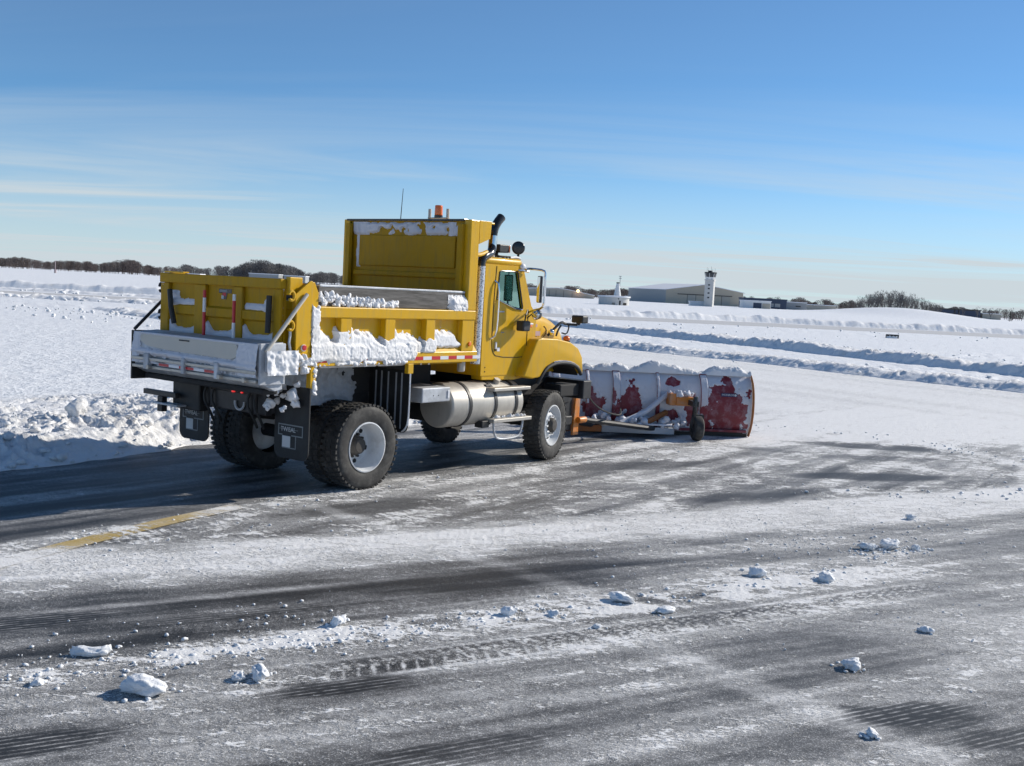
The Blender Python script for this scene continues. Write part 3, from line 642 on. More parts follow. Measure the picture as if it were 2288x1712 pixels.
def tree_arrays(seed, h=9.0, levels=5, spread=0.55, dense=3, thick=0.022, sticks=None):
    """tapered trunk, limbs and twigs: three-sided prisms"""
    g = random.Random(seed); V = []; T = []
    def seg(p, q, r0, r1):
        d = (q - p); u = d.orthogonal().normalized(); w = d.normalized().cross(u); n = len(V)
        for base, r in ((p, r0), (q, r1)):
            for k in range(3):
                a_ = 2 * math.pi * k / 3; V.append(base + u * math.cos(a_) * r + w * math.sin(a_) * r)
        for k in range(3):
            k2 = (k + 1) % 3; T.append((n + k, n + k2, n + 3 + k2)); T.append((n + k, n + 3 + k2, n + 3 + k))
    def grow(p, d, L, r, lev):
        q = p
        for k in range(2):
            d2 = (d + Vector((g.gauss(0, .12), g.gauss(0, .12), g.gauss(0.03, .08)))).normalized(); q2 = q + d2 * L / 2
            seg(q, q2, r * (1 - .2 * k), r * (0.8 - .2 * k)); q = q2; d = d2
        if lev >= levels: return
        for k in range(dense if lev else dense + 2):
            ax = Vector((g.gauss(0, 1), g.gauss(0, 1), g.gauss(0, 0.5))).normalized()
            nd_ = (d + ax * spread * g.uniform(.6, 1.4) + Vector((0, 0, 0.12))).normalized()
            st_ = p.lerp(q, g.uniform(0.45, 1.0)) if lev else p.lerp(q, g.uniform(0.5, 1.0))
            grow(st_, nd_, L * g.uniform(.55, .8), max(r * .55, 0.02), lev + 1)
    grow(Vector((0, 0, -0.3)), Vector((0, 0, 1)), h * 0.36, h * thick, 0)
    V = np.array([v[:] for v in V]); V[:, 2] *= h / max(V[:, 2].max(), .1)
    return V, np.array(T)
TREES = [tree_arrays(s, 9.0, 4, 0.55, 3) for s in range(4)]
SMALL = [tree_arrays(s + 40, 9.0, 2, 0.5, 3) for s in range(4)]
def split_tree(V, T, m):
    """trunk = first prisms, crown = the rest"""
    return (V[:12], T[:12]), (V, T[12:])
def twig_mass(n, w, d, h, seed):
    """brushy crown: many short fine twigs spread in an uneven volume"""
    g = np.random.default_rng(seed); th = g.uniform(0, 2 * np.pi, n); rr = g.random(n) ** 0.5; zz_ = g.random(n)
    lim = np.sqrt(np.clip(1 - (2 * zz_ - 0.9) ** 2 * 0.75, 0.05, 1))
    P = np.stack([np.cos(th) * rr * w * lim, np.sin(th) * rr * d * lim, h * (0.12 + 0.86 * zz_)], -1)
    D = g.normal(size=(n, 3)) * np.array([.5, .5, .4]) + np.array([0, 0, .9]); D /= np.linalg.norm(D, axis=1)[:, None]
    L = g.uniform(0.05, 0.13, n)[:, None] * h; W = np.cross(D, g.normal(size=(n, 3))); W /= np.linalg.norm(W, axis=1)[:, None]; W *= 0.011 * h
    V = np.stack([P - W, P + W, P + D * L], 1).reshape(-1, 3); T = np.arange(3 * n).reshape(-1, 3)
    return V, T
MASS = [twig_mass(420, 3.2, 3.2, 9.0, s) for s in range(4)]
BRUSH = [twig_mass(400, 3.4, 3.4, 9.0, s + 9) for s in range(4)]
def wood(name, label, xs, mt, depth, hpx, seed, n, ymix=1.0, base=None):
    """a far wood that reads as one mass; xs: pixel range, hpx(x): crown height in photo pixels"""
    g = np.random.default_rng(seed); Vs = []; Ts = []; k = 0
    for i in range(n):
        u = g.uniform(*xs); dpt = depth * g.uniform(1.0, 1.08); p = at(u, 592 + 0.0517 * u, depth=dpt)
        hh = (hpx(u) * g.uniform(0.72, 1.02) + 6) * dpt / F_PX
        for V, T in (SMALL[int(g.integers(4))], BRUSH[int(g.integers(4))]):
            a_ = g.uniform(0, 6.28); s_ = hh / 9.0; W = V * s_; W = W * np.array([1.25, 1.25, 1])
            W = np.stack([W[:, 0] * np.cos(a_) - W[:, 1] * np.sin(a_), W[:, 0] * np.sin(a_) + W[:, 1] * np.cos(a_), W[:, 2]], -1) + np.array([p.x, p.y, 0.0])
            Vs.append(W); Ts.append(T + k); k += len(V)
    o = tri_mesh(name, np.concatenate(Vs), np.concatenate(Ts), M[mt]); tag(o, label, 'wood', kind='stuff'); return o
def hp_left(u):
    return 14 + 3.0 * math.sin(u * 0.05) + 9 * math.exp(-((u - 285) / 62) ** 2) + 4 * math.exp(-((u - 60) / 60) ** 2) + 4 * math.exp(-((u - 195) / 12) ** 2)
wood('far_wood', 'dark brown wood along the horizon at far left', (-260, 345), 'bark', 950, hp_left, 11, 330)
wood('far_wood', 'dark brown copse behind the left corner of the tailgate', (340, 402), 'bark', 900, lambda u: 17 - abs(u - 378) * 0.15, 12, 26)
wood('far_wood', 'grey rounded wood behind the dump bed', (400, 800), 'bark2', 1000, lambda u: 19 + 20 * math.exp(-((u - 590) / 62) ** 2) + 3 * math.sin(u * .08), 13, 170)
wood('far_wood', 'dark low wood behind the hangars, from the cab to the big hangar', (960, 1440), 'bark', 1000, lambda u: 16 + 3 * math.sin(u * 0.06), 14, 190)
wood('far_wood', 'low dark wood behind the blue hangar', (1640, 1930), 'bark', 1000, lambda u: 15 + 4 * math.sin(u * 0.11), 15, 90)
wood('far_wood', 'low dark wood along the horizon at far right', (2090, 2520), 'bark', 900, lambda u: 16 + 3 * math.sin(u * 0.13), 16, 120)

# the grove behind the snow mound: single trees
_tm = []
for V, T in TREES:
    me_t = tri_mesh('trunk', V[:12], T[:12], M['bark2']).data; me_c = None
    _tm.append(me_t)
for o in [o for o in COL.objects if o.name.startswith('trunk')]: bpy.data.objects.remove(o)
_cm = []
for (V, T), (V2, T2) in zip(TREES, MASS):
    W = np.concatenate([V, V2[:360] * np.array([.85, .85, 1])]); TT_ = np.concatenate([T[12:], T2[:120] + len(V)])
    o = tri_mesh('crown', W, TT_, M['bark2']); _cm.append(o.data); bpy.data.objects.remove(o)
def tree_thing(name, loc, hgt, k, rz, label, group, cat='tree'):
    t = empty(name, loc, rz); t.scale = (hgt / 9 * 0.95, hgt / 9 * 0.95, hgt / 9); tag(t, label, cat, group)
    a_ = bpy.data.objects.new('trunk', _tm[k]); COL.objects.link(a_); a_.parent = t
    c_ = bpy.data.objects.new('crown', _cm[k]); COL.objects.link(c_); c_.parent = t
    return t
gg = random.Random(4)
for i in range(46):
    u = 1918 + (2096 - 1918) * i / 45 + gg.uniform(-4, 4); dpt = gg.uniform(560, 660)
    p = at(u, 700, depth=dpt); x_ = (u - 1918) / 178
    hpx = (21 + 24 * math.sin(math.pi * min(1, x_ * 0.9 + 0.12)) ** 1.3) * gg.uniform(0.80, 1.04) + 10
    tree_thing('bare_tree', (p.x, p.y, 0), hpx * dpt / F_PX, i % 4, gg.uniform(0, 6), 'bare grey tree in the grove behind the snow mound at right', 'trees of the grove behind the snow mound')
for i, (u, hx, lab) in enumerate([(2150, 25, 'bare tree just right of the grove, above the low dark houses'), (2185, 27, 'bare broad tree above the low wood right of the grove'), (2215, 26, 'bare tree far right, two trees left of the frame edge'), (2262, 28, 'bare tree nearest the right edge of the horizon'), (1648, 26, 'pale bare tree showing over the right slope of the big hangar roof'), (1792, 24, 'bare tree standing over the grey shed at right')]):
    dpt = 760 + 15 * i; p = at(u, 700, depth=dpt); tree_thing('bare_tree', (p.x, p.y, 0), hx * dpt / F_PX, i % 4, i, lab, 'single trees on the horizon')
def fir(loc, hgt, label):
    t = empty('fir_tree', loc); tag(t, label, 'tree', 'firs on the horizon')
    G().cyl((0, 0, -0.3), (0, 0, hgt * .9), hgt * .02, 6, hgt * .006).obj('trunk', M['bark'], t)
    g = np.random.default_rng(int(loc[0] * 10) % 999); n = 340; z = g.random(n) ** 1.2; rr = (1 - z) * hgt * .24 * g.random(n) ** .5; th = g.random(n) * 6.28
    P = np.stack([np.cos(th) * rr, np.sin(th) * rr, hgt * (0.06 + .92 * z)], -1); D = np.stack([np.cos(th), np.sin(th), -0.45 * np.ones(n)], -1) * hgt * .07; Wd = np.stack([-np.sin(th), np.cos(th), 0 * th], -1) * hgt * .028
    tri_mesh('crown', np.stack([P - Wd, P + Wd, P + D], 1).reshape(-1, 3), np.arange(3 * n).reshape(-1, 3), M['fir'], t)
for u, hx, lab in [(2070, 27, 'dark fir at the right end of the grove, left of a pair'), (2083, 24, 'dark fir at the right end of the grove, right of a pair'), (2133, 22, 'dark narrow fir right of the grove'), (2142, 22, 'dark fir beside another, right of the grove'), (2258, 23, 'small pointed fir by the right frame edge')]:
    p = at(u, 700, depth=600); fir((p.x, p.y, 0), hx * 600 / F_PX, lab)

def building(name, label, cat, P0, P1, depth_vec, h, mt, side_mt=None):
    """box shell between two front base points"""
    t = empty(name, (P0[0], P0[1], 0)); tag(t, label, cat); return t
def wall(t, name, p, q, z0, z1, m, th=0.3):
    """upright slab from p to q (local xy)"""
    p, q = Vector((p[0], p[1], 0)), Vector((q[0], q[1], 0)); d = (q - p); n = Vector((-d.y, d.x, 0)).normalized() * th
    g = G(); vs_ = [p, q, q + n, p + n]
    A = [g.bm.verts.new((v.x, v.y, z0)) for v in vs_]; B = [g.bm.verts.new((v.x, v.y, z1)) for v in vs_]
    g.bm.faces.new(A); g.bm.faces.new(B)
    for i in range(4): g.bm.faces.new((A[i], A[(i + 1) % 4], B[(i + 1) % 4], B[i]))
    bmesh.ops.recalc_face_normals(g.bm, faces=g.bm.faces[:]); return g.obj(name, m, t)

# big tan hangar with a gable roof
HD = 740.0
hl = at(1487, 676, depth=HD); hr = at(1659, 683, depth=HD * 0.985)
hg = empty('hangar', (hl.x, hl.y, 0)); tag(hg, 'large tan hangar with snowy gable roof behind the control tower', 'hangar')
wv = Vector((hr.x - hl.x, hr.y - hl.y, 0)); wid = wv.length; ex = wv.normalized(); ey = Vector((-0.40, 0.92, 0)).normalized() if True else None
def hp(x, y, z): v = ex * x + ey * y; return (v.x, v.y, z)
def face(g, pts): f = g.bm.faces.new([g.bm.verts.new(p) for p in pts]); return f
zE, zR, LEN = 9.2, 13.4, 52.0
def slab(pts, n, m, name, th=0.3, parent=None):
    g = G(); n = Vector(n).normalized() * th; A = [g.bm.verts.new(p) for p in pts]; B = [g.bm.verts.new(Vector(p) + n) for p in pts]
    g.bm.faces.new(A); g.bm.faces.new(list(reversed(B)))
    for i in range(len(pts)): g.bm.faces.new((A[i], A[(i + 1) % len(pts)], B[(i + 1) % len(pts)], B[i]))
    bmesh.ops.recalc_face_normals(g.bm, faces=g.bm.faces[:]); return g.obj(name, m, parent)
fn = -ey
slab([hp(0, 0, -1), hp(wid, 0, -1), hp(wid, 0, zE), hp(wid / 2, 0, zR), hp(0, 0, zE)], ey, M['tan'], 'front_wall', 0.4, hg)
slab([hp(0, 0.4, -1), hp(0, LEN, -1), hp(0, LEN, zE), hp(0, 0.4, zE)], ex, M['grey'], 'side_wall', 0.4, hg)  # sides of the tan hangar: their shade is put into a grey colour
slab([hp(wid, 0.4, -1), hp(wid, LEN, -1), hp(wid, LEN, zE), hp(wid, 0.4, zE)], -ex, M['grey'], 'side_wall', 0.4, hg)
for sx in (0, 1):
    x0 = -0.8 if sx == 0 else wid + 0.8
    slab([hp(x0, -0.5, zE - 0.12), hp(wid / 2, -0.5, zR + 0.05), hp(wid / 2, LEN, zR + 0.05), hp(x0, LEN, zE - 0.12)], (0, 0, 1), M['roofsnow'], 'roof', 0.35, hg)
door_h = 6.4
slab([hp(7.5, -0.35, door_h), hp(wid - 7.5, -0.35, door_h), hp(wid - 7.5, -0.35, door_h + 0.45), hp(7.5, -0.35, door_h + 0.45)], fn, M['trackdark'], 'door_track', 0.2, hg)
nd_ = 6; dw = (wid - 17) / nd_
for k in range(nd_):
    x0 = 8.5 + k * dw
    slab([hp(x0 + 0.14, -0.15, 0), hp(x0 + dw - 0.14, -0.15, 0), hp(x0 + dw - 0.14, -0.15, door_h - 0.1), hp(x0 + 0.14, -0.15, door_h - 0.1)], fn, M['tan_dk'] if k % 2 else M['tan'], 'door_leaf', 0.14 + 0.1 * (k % 2), hg)
    if k: slab([hp(x0 - 0.12, -0.3, 0), hp(x0 + 0.12, -0.3, 0), hp(x0 + 0.12, -0.3, door_h), hp(x0 - 0.12, -0.3, door_h)], fn, M['trackdark'], 'door_seam', 0.06, hg)

# control tower
TD = 505.0; tb = at(1583, 686, depth=TD); K = TD / F_PX
tw = empty('control_tower', (tb.x, tb.y, 0), R(-20)); tag(tw, 'slim pale concrete control tower with dark glazed cab and masts', 'control tower')
hw = 9.7 * K
G().box((-hw, -hw, -1), (hw, hw, 58 * K), 0.05).obj('shaft', M['concrete'], tw)
G().box((-hw * 1.1, -hw * 1.1, 58 * K), (hw * 1.1, hw * 1.1, 61 * K)).obj('catwalk', M['concrete'], tw)
def frust(g, z0, r0, z1, r1, n=8, rot=22.5):
    g.lathe([(0.01, z0), (r0, z0), (r1, z1), (0.01, z1)], (0, 0, 0), 'z', n); return g
frust(G(), 61 * K, hw * 1.08, 66 * K, hw * 1.22).obj('cab_sill', M['white'], tw)
cabg = frust(G(), 66 * K, hw * 1.16, 74 * K, hw * 1.34).obj('cab_glazing', M['darkwin'], tw)
for k in range(8):
    a_ = 2 * math.pi * k / 8
    G().tube([(math.cos(a_) * hw * 1.17, math.sin(a_) * hw * 1.17, 66 * K), (math.cos(a_) * hw * 1.35, math.sin(a_) * hw * 1.35, 74 * K)], 0.09, 5).obj('mullion', M['white'], tw)
frust(G(), 74 * K, hw * 1.42, 77 * K, hw * 1.42).obj('roof', M['black'], tw)
for k, (x_, y_, h_) in enumerate([(-.9, .2, 10), (.9, .3, 9), (0, .6, 13), (.5, -.5, 7), (-.5, -.6, 8)]):
    G().cyl((x_ * hw, y_ * hw, 77 * K), (x_ * hw, y_ * hw, (77 + h_) * K), 0.05, 5).obj('mast', M['black'], tw)
G().box((-.5 * hw, -.5 * hw, 77 * K), (.3 * hw, .4 * hw, 80.5 * K), .1).obj('roof_hatch', M['black'], tw)
for z_ in (19, 29, 39, 47):
    G().box((-hw - 0.06, -0.1 * hw, z_ * K), (-hw + 0.02, 0.35 * hw, (z_ + 3.2) * K)).obj('window', M['darkwin'], tw)
    G().box((-0.25 * hw, -hw - 0.06, z_ * K), (0.2 * hw, -hw + 0.02, (z_ + 3.2) * K)).obj('window', M['darkwin'], tw)
ax_ = at(1562, 684, depth=TD + 3)
an = empty('tower_annex', (ax_.x, ax_.y, 0)); tag(an, 'low white annex with snowy roof at the foot of the control tower', 'building')
G().box((-4.5, -2, -1), (2.5, 3, 9.5 * K), .05).obj('wall', M['white'], an); G().box((-4.8, -2.3, 9.5 * K), (2.5, 3.3, 11.5 * K), .1).obj('roof', M['roofsnow'], an)

# round navigation beacon building with a cone
VD = 322.0; vb = at(1371, 681, depth=VD); Kv = VD / F_PX
vo = empty('beacon_station', (vb.x, vb.y, 0)); tag(vo, 'round low white beacon building topped by a tall cone and pole', 'building')
G().lathe([(34 * Kv, -1), (34 * Kv, 17.5 * Kv)], (0, 0, 0), 'z', 48).obj('wall', M['concrete'], vo, True)
G().lathe([(36.5 * Kv, 17.4 * Kv), (36.5 * Kv, 20.5 * Kv), (0.01, 21.5 * Kv)], (0, 0, 0), 'z', 48).obj('roof', M['roofsnow'], vo, True)
cx_ = 7 * Kv
G().lathe([(8.2 * Kv, 20.5 * Kv), (3.2 * Kv, 49 * Kv)], (cx_, 0, 0), 'z', 28).obj('cone', M['white'], vo, True)
G().lathe([(3.5 * Kv, 48.5 * Kv), (3.5 * Kv, 51 * Kv), (0.01, 51 * Kv)], (cx_, 0, 0), 'z', 20).obj('cap', M['trackdark'], vo)
pg = G(); pg.cyl((cx_ + 4.6 * Kv, 0.3, 20 * Kv), (cx_ + 4.6 * Kv, 0.3, 65 * Kv), 0.085, 6); pg.obj('pole', M['grey'], vo)
for z_, w_ in ((64.5, 3.2), (60, 3.0)): G().cyl((cx_ + (4.6 - w_) * Kv, 0.3, z_ * Kv), (cx_ + (4.6 + w_) * Kv, 0.3, z_ * Kv), 0.09, 5).obj('crossarm', M['grey'], vo)
for a0, w_, z1, z0, mm in ((-72, 3.0, 10.5, 0, 'darkwin'), (-49, 9, 6.0, 1.0, 'trackdark'), (-96, 5, 5.5, 1, 'tan_dk'), (-78, 2, 15.5, 13.2, 'darkwin')):
    g = G(); 
    for s_ in range(4):
        t0, t1 = R(a0) + (s_ / 4 - .5) * w_ / 34 * 1.2, R(a0) + ((s_ + 1) / 4 - .5) * w_ / 34 * 1.2; rr_ = 34 * Kv + 0.05
        g.bm.faces.new([g.bm.verts.new(v) for v in ((math.cos(t0) * rr_, math.sin(t0) * rr_, z0 * Kv), (math.cos(t1) * rr_, math.sin(t1) * rr_, z0 * Kv), (math.cos(t1) * rr_, math.sin(t1) * rr_, z1 * Kv), (math.cos(t0) * rr_, math.sin(t0) * rr_, z1 * Kv))])
    bmesh.ops.solidify(g.bm, geom=g.bm.faces[:], thickness=0.06)
    g.obj('door' if z0 == 0 else 'window', M[mm], vo)

# low hangar behind the cab's mirror
LD = 800.0; Kl = LD / F_PX; lh = at(1245, 660, depth=LD)
lo_ = empty('low_hangar', (lh.x, lh.y, 0)); tag(lo_, 'long low tan hangar with shallow snowy roof behind the cab mirror', 'hangar')
w_ = 82 * Kl
G().prism([(-w_, -1), (w_, -1), (w_, 7 * Kl), (20 * Kl, 17.5 * Kl), (0, 19.5 * Kl), (-w_, 15 * Kl)], 0, 25, 'xz').obj('wall', M['tan_dk'], lo_)
G().prism([(-w_ - .5, 15.0 * Kl), (0, 19.5 * Kl), (20 * Kl, 17.5 * Kl), (w_ + .5, 6.9 * Kl), (w_ + .5, 8.6 * Kl), (20 * Kl, 19 * Kl), (0, 21 * Kl), (-w_ - .5, 17.0 * Kl)], -0.5, 26, 'xz').obj('roof', M['roofsnow'], lo_)
for x_ in (-18, -3, 14, 33): G().box((x_ * Kl - .12, -.12, 0), (x_ * Kl + .12, 0.02, 15 * Kl if x_ < 20 else 11 * Kl)).obj('door_seam', M['trackdark'], lo_)
lm = at(1291.5, 650.5, depth=LD - 2)
glint = G(); glint.sph((0, 0, 0), 1.0); lo2 = glint.obj('hangar_glint', mat('glint_glow', (1, .6, .35), .4, emit=(1.0, .55, .25), estr=6.0)); lo2.location = lm; tag(lo2, 'small orange glint on the low hangar wall, drawn as a glowing ball', 'glint')  # glowing ball added to paint a bright glint on the wall
G().box((-.5, .2, -.5), (.5, 1.2, .5), .1).obj('bracket', M['trackdark'], lo2)  # dark block added behind the glint ball

# blue hangar, white shed, grey shed
BD = 640.0; Kb = BD / F_PX
def shed(name, u0, u1, v, h_px, mt, label, roof='roofsnow', deep=14, dpt=BD):
    k_ = dpt / F_PX; p = at((u0 + u1) / 2, v, depth=dpt); t = empty(name, (p.x, p.y, 0)); tag(t, label, 'building'); hw_ = (u1 - u0) / 2 * k_
    G().box((-hw_, 0, -1), (hw_, deep, h_px * k_)).obj('wall', M[mt], t)
    G().box((-hw_ - .3, -.3, h_px * k_), (hw_ + .3, deep + .3, h_px * k_ + (0.5 if roof == 'roofsnow' else 0.9))).obj('roof', M[roof], t)
    return t, hw_, k_
t, hw_, k_ = shed('blue_hangar', 1661, 1757, 685, 19, 'navy', 'dark blue low hangar right of the big tan hangar', roof='navy', dpt=660)
for x_ in (0.15, 0.45): G().box((x_ * hw_, -.2, 4 * k_), ((x_ + .25) * hw_, 0.02, 12 * k_)).obj('window', M['grey'], t)
t, hw_, k_ = shed('white_shed', 1664, 1722, 687, 16, 'white', 'white shed with dark doorway before the blue hangar', dpt=600)
G().box((-.35 * hw_, -.15, 1 * k_), (.28 * hw_, 0.02, 12.5 * k_)).obj('door', M['navy'], t)
G().box((.34 * hw_, -.2, 0), (.95 * hw_, 0.02, 12 * k_)).obj('door', M['tan_dk'], t)
t, hw_, k_ = shed('grey_shed', 1758, 1802, 684, 16, 'grey', 'grey flat shed at the right end of the blue hangar', dpt=680)
G().box((-.1 * hw_, -.15, 7 * k_), (.4 * hw_, 0.02, 9.5 * k_)).obj('window', M['darkwin'], t)
shed('tan_shed', 1803, 1868, 688, 12, 'tan_dk', 'low tan building right of the grey shed under bare trees', dpt=760)
shed('white_house', 556, 622, 624, 17, 'grey', 'low building with long snowy roof behind the tailgate, left one of two', dpt=800)
shed('white_house', 634, 682, 627, 16, 'grey', 'low building with long snowy roof behind the tailgate, right one of two', dpt=800)
shed('far_house', 420, 446, 616, 9, 'white', 'small white house over the tailgate edge near its left corner', dpt=800)
shed('long_house', 1400, 1432, 665, 9, 'tan_dk', 'low building between the beacon cone and the big hangar', dpt=850)
shed('dark_house', 2090, 2190, 708, 17, 'navy', 'long dark low building right of the grove', roof='trackdark', dpt=800)
shed('dark_house', 2195, 2236, 711, 12, 'tan_dk', 'small brown house right of the long dark building', dpt=800)
# slender mast at far left
mp_ = at(123.5, 602, depth=500); ms = G(); ms.cyl((0, 0, -1), (0, 0, 27 * 500 / F_PX), 0.16, 6); ms.cyl((0, 0, 0), (0, 0, 8 * 500 / F_PX), 0.5, 6); mo = ms.obj('radio_mast', mat('pink_mast', (.5, .40, .40), .6)); mo.location = (mp_.x, mp_.y, 0); tag(mo, 'thin pale mast before the wood at far left', 'mast')
# snow-covered airfield sign
sp_ = at(1993, 757, z=0); Ks = sp_.y / F_PX
sg = empty('airfield_sign', (sp_.x, sp_.y, 0), R(-8)); tag(sg, 'small black airfield sign board half plastered with snow', 'sign')
G().box((-14 * Ks, -.12, 0.5 * Ks), (14 * Ks, .12, 9.5 * Ks), .02).obj('board', M['blackgloss'], sg)
sn_ = np.linspace(-12.5, 11, 30); g = G(); top_ = [(x * Ks, (5.6 + 1.0 * math.sin(x * .8)) * Ks) for x in sn_]; g.prism([(-12.5 * Ks, 1.2 * Ks)] + top_ + [(10 * Ks, 0.8 * Ks)], -.17, -.118, 'xz'); g.obj('stuck_snow', M['caked'], sg)
for x_ in (-11, 11): G().cyl((x_ * Ks, 0, -.3), (x_ * Ks, 0, 1 * Ks), .05, 6).obj('leg', M['black'], sg)

# ================================================================== THE SNOW PLOW TRUCK
TX, TY, TYAW = -2.688, 13.905, R(90 - 37.278)
truck = empty('dump_truck', (TX, TY, 0.0), TYAW)
tag(truck, 'yellow dump truck caked with snow, seen from behind at its right side', 'truck')
Yl, Bk = M['yellow'], M['black']
def perf_mat():
    m, nd, lk, b = nt('perforated_heat_shield')
    tx = nd.new('ShaderNodeTexCoord'); v = nd.new('ShaderNodeTexVoronoi'); v.inputs['Scale'].default_value = 46; lk.new(tx.outputs['Object'], v.inputs['Vector'])
    mr = nd.new('ShaderNodeMapRange'); lk.new(v.outputs['Distance'], mr.inputs[0]); mr.inputs[1].default_value = 0.25; mr.inputs[2].default_value = 0.42
    mx = nd.new('ShaderNodeMix'); mx.data_type = 'RGBA'; lk.new(mr.outputs[0], mx.inputs[0]); mx.inputs[6].default_value = (0.10, 0.10, 0.11, 1); mx.inputs[7].default_value = (0.66, 0.67, 0.70, 1)
    lk.new(mx.outputs[2], b.inputs['Base Color']); b.inputs['Metallic'].default_value = 0.8; b.inputs['Roughness'].default_value = 0.38
    return m
M['perf'] = perf_mat()

# ---- chassis
ch = G()
for s in (-1, 1): ch.box((-1.15, s * 0.43 - 0.04, 0.92), (4.85, s * 0.43 + 0.04, 1.20), .01)
for x_ in (-1.1, 0.2, 1.3, 2.4, 3.3, 4.7): ch.box((x_ - .05, -.42, .95), (x_ + .05, .42, 1.15))
chassis = ch.obj('chassis', Bk, truck)
G().cyl((0, -1.0, .53), (0, 1.0, .53), .085, 14).sph((0.0, 0, .55), .24, (1.0, .9, 1)).obj('rear_axle', M['dark'], chassis, True)
G().cyl((3.97, -.9, .53), (3.97, .9, .53), .07, 14).sph((3.97, 0.2, .55), .2).obj('front_axle', M['dark'], chassis, True)
G().tube([(0.2, 0, .6), (2.2, 0, .85), (3.9, 0.1, .7)], .06, 8).obj('drive_shaft', M['dark'], chassis)
G().box((3.0, -.42, .75), (4.9, .42, 1.65), .05).obj('engine', M['dark'], chassis)
G().box((2.0, -.40, .62), (2.9, .45, .98), .05).obj('transfer_case', M['dark'], chassis)
G().box((-.75, -.50, 1.12), (1.9, .50, 1.50), .02).obj('subframe', M['dark'], chassis)
g = G(); g.box((0.75, .55, .62), (1.5, 1.1, 1.25), .03); g.cyl((1.7, .86, .93), (3.2, .86, .93), .31, 28, bev=.03); g.obj('left_tank', M['alu'], chassis, True)
for s in (-1, 1):
    G().tube([(-.8, s * .55, 1.0), (-.4, s * .55, .78), (0, s * .55, .72), (.4, s * .55, .78), (.8, s * .55, 1.0)], .05, 6).obj('leaf_spring', M['dark'], chassis)
    G().tube([(3.2, s * .45, .95), (3.6, s * .45, .74), (3.97, s * .45, .68), (4.35, s * .45, .74), (4.75, s * .45, .95)], .05, 6).obj('leaf_spring', M['dark'], chassis)

# ---- wheels
TYRE = [(.30, -.115), (.34, -.135), (.40, -.146), (.46, -.146), (.500, -.132), (.520, -.108), (.524, -.08), (.524, .08), (.520, .108), (.500, .132), (.46, .146), (.40, .146), (.34, .135), (.30, .115)]
def tyre_mesh():
    g = G(); g.lathe(TYRE, (0, 0, 0), 'y', 72)
    n = 46
    for k in range(n):
        a_ = 2 * math.pi * k / n
        for (y0, y1, off) in ((-.136, -.052, 0), (.052, .136, .5), (-.042, .042, .25)):
            aa = a_ + off * 2 * math.pi / n; rot = Matrix.Rotation(-aa, 3, 'Y')
            g.box((.512, y0, -.021), (.535, y1, .021), 0, rot, (0, 0, 0))
    me = bpy.data.meshes.new('tyre'); g.bm.to_mesh(me); g.bm.free(); me.materials.append(M['rubber'])
    me.polygons.foreach_set('use_smooth', [True] * len(me.polygons)); me.set_sharp_from_angle(angle=R(32)); return me
TYRE_ME = tyre_mesh()
def wheel(parent, cx, cy, sgn, kind, steer=0.0, spin=0.0):
    w = empty('wheel'); w.parent = parent; w.location = (cx, cy, .53); w.rotation_euler = (0, 0, steer)
    # name of the part is an Empty carrying tyre, rim and hub
    t = bpy.data.objects.new('tyre', TYRE_ME); COL.objects.link(t); t.parent = w; t.rotation_euler = (0, spin, 0)
    if kind == 'rear':
        g = G(); g.lathe([(.312, .118), (.312, .135), (.298, .138), (.290, .118), (.280, .06), (.268, -.02), (.255, -.075), (.235, -.098), (.17, -.105), (.118, -.105)], (0, 0, 0), 'y', 64, sgn); g.obj('rim', M['white_rim'], w, True)
        h = G(); h.lathe([(.128, -.105), (.124, -.06), (.106, -.04), (.100, .0), (.080, .02), (.001, .022)], (0, 0, 0), 'y', 24, sgn)
        for k in range(10): a_ = 2 * math.pi * k / 10; h.cyl((math.cos(a_) * .142, sgn * -.107, math.sin(a_) * .142), (math.cos(a_) * .142, sgn * -.065, math.sin(a_) * .142), .017, 6)
        h.obj('hub', M['hub'], w, True)
        for k in range(5):
            a_ = 2 * math.pi * k / 5 + 1.02; p = Vector((math.cos(a_) * .205, sgn * -.1030, math.sin(a_) * .200))
            G().cyl(p, p + Vector((0, sgn * .004, 0)), .030, 18).obj('hand_hole', M['dark'], w)
    elif kind == 'front':
        g = G(); g.lathe([(.312, .118), (.312, .136), (.298, .138), (.288, .110), (.272, .060), (.262, .035), (.225, .030), (.175, .085), (.14, .092), (.115, .092)], (0, 0, 0), 'y', 64, sgn); g.obj('rim', M['white_rim'], w, True)
        h = G(); h.lathe([(.118, .090), (.112, .135), (.085, .165), (.001, .168)], (0, 0, 0), 'y', 24, sgn); h.obj('hub', M['hub'], w, True)
        g = G()
        for k in range(10): a_ = 2 * math.pi * k / 10; g.cyl((math.cos(a_) * .143, sgn * .090, math.sin(a_) * .143), (math.cos(a_) * .143, sgn * .125, math.sin(a_) * .143), .017, 8)
        g.obj('wheel_nuts', M['chrome'], w, True)
        for k in range(10):
            a_ = 2 * math.pi * (k + .5) / 10; p = Vector((math.cos(a_) * .203, sgn * .052, math.sin(a_) * .203)); nrm = Vector((math.cos(a_) * .74, sgn * .67, math.sin(a_) * .74))
            G().cyl(p - nrm * .006, p + nrm * .010, .023, 14).obj('hand_hole', M['dark'], w)
    else:
        G().lathe([(.312, .118), (.29, .10), (.27, .0), (.16, -.02), (.001, -.02)], (0, 0, 0), 'y', 40, sgn).obj('rim', M['white_rim'], w, True)
    return w
wheel(truck, 0, -1.064, -1, 'rear', 0, .1); wheel(truck, 0, -0.735, -1, 'inner', 0, .3)
wheel(truck, 0, 1.064, 1, 'rear', 0, .2); wheel(truck, 0, .735, 1, 'inner', 0, .5)
STEER = R(12)
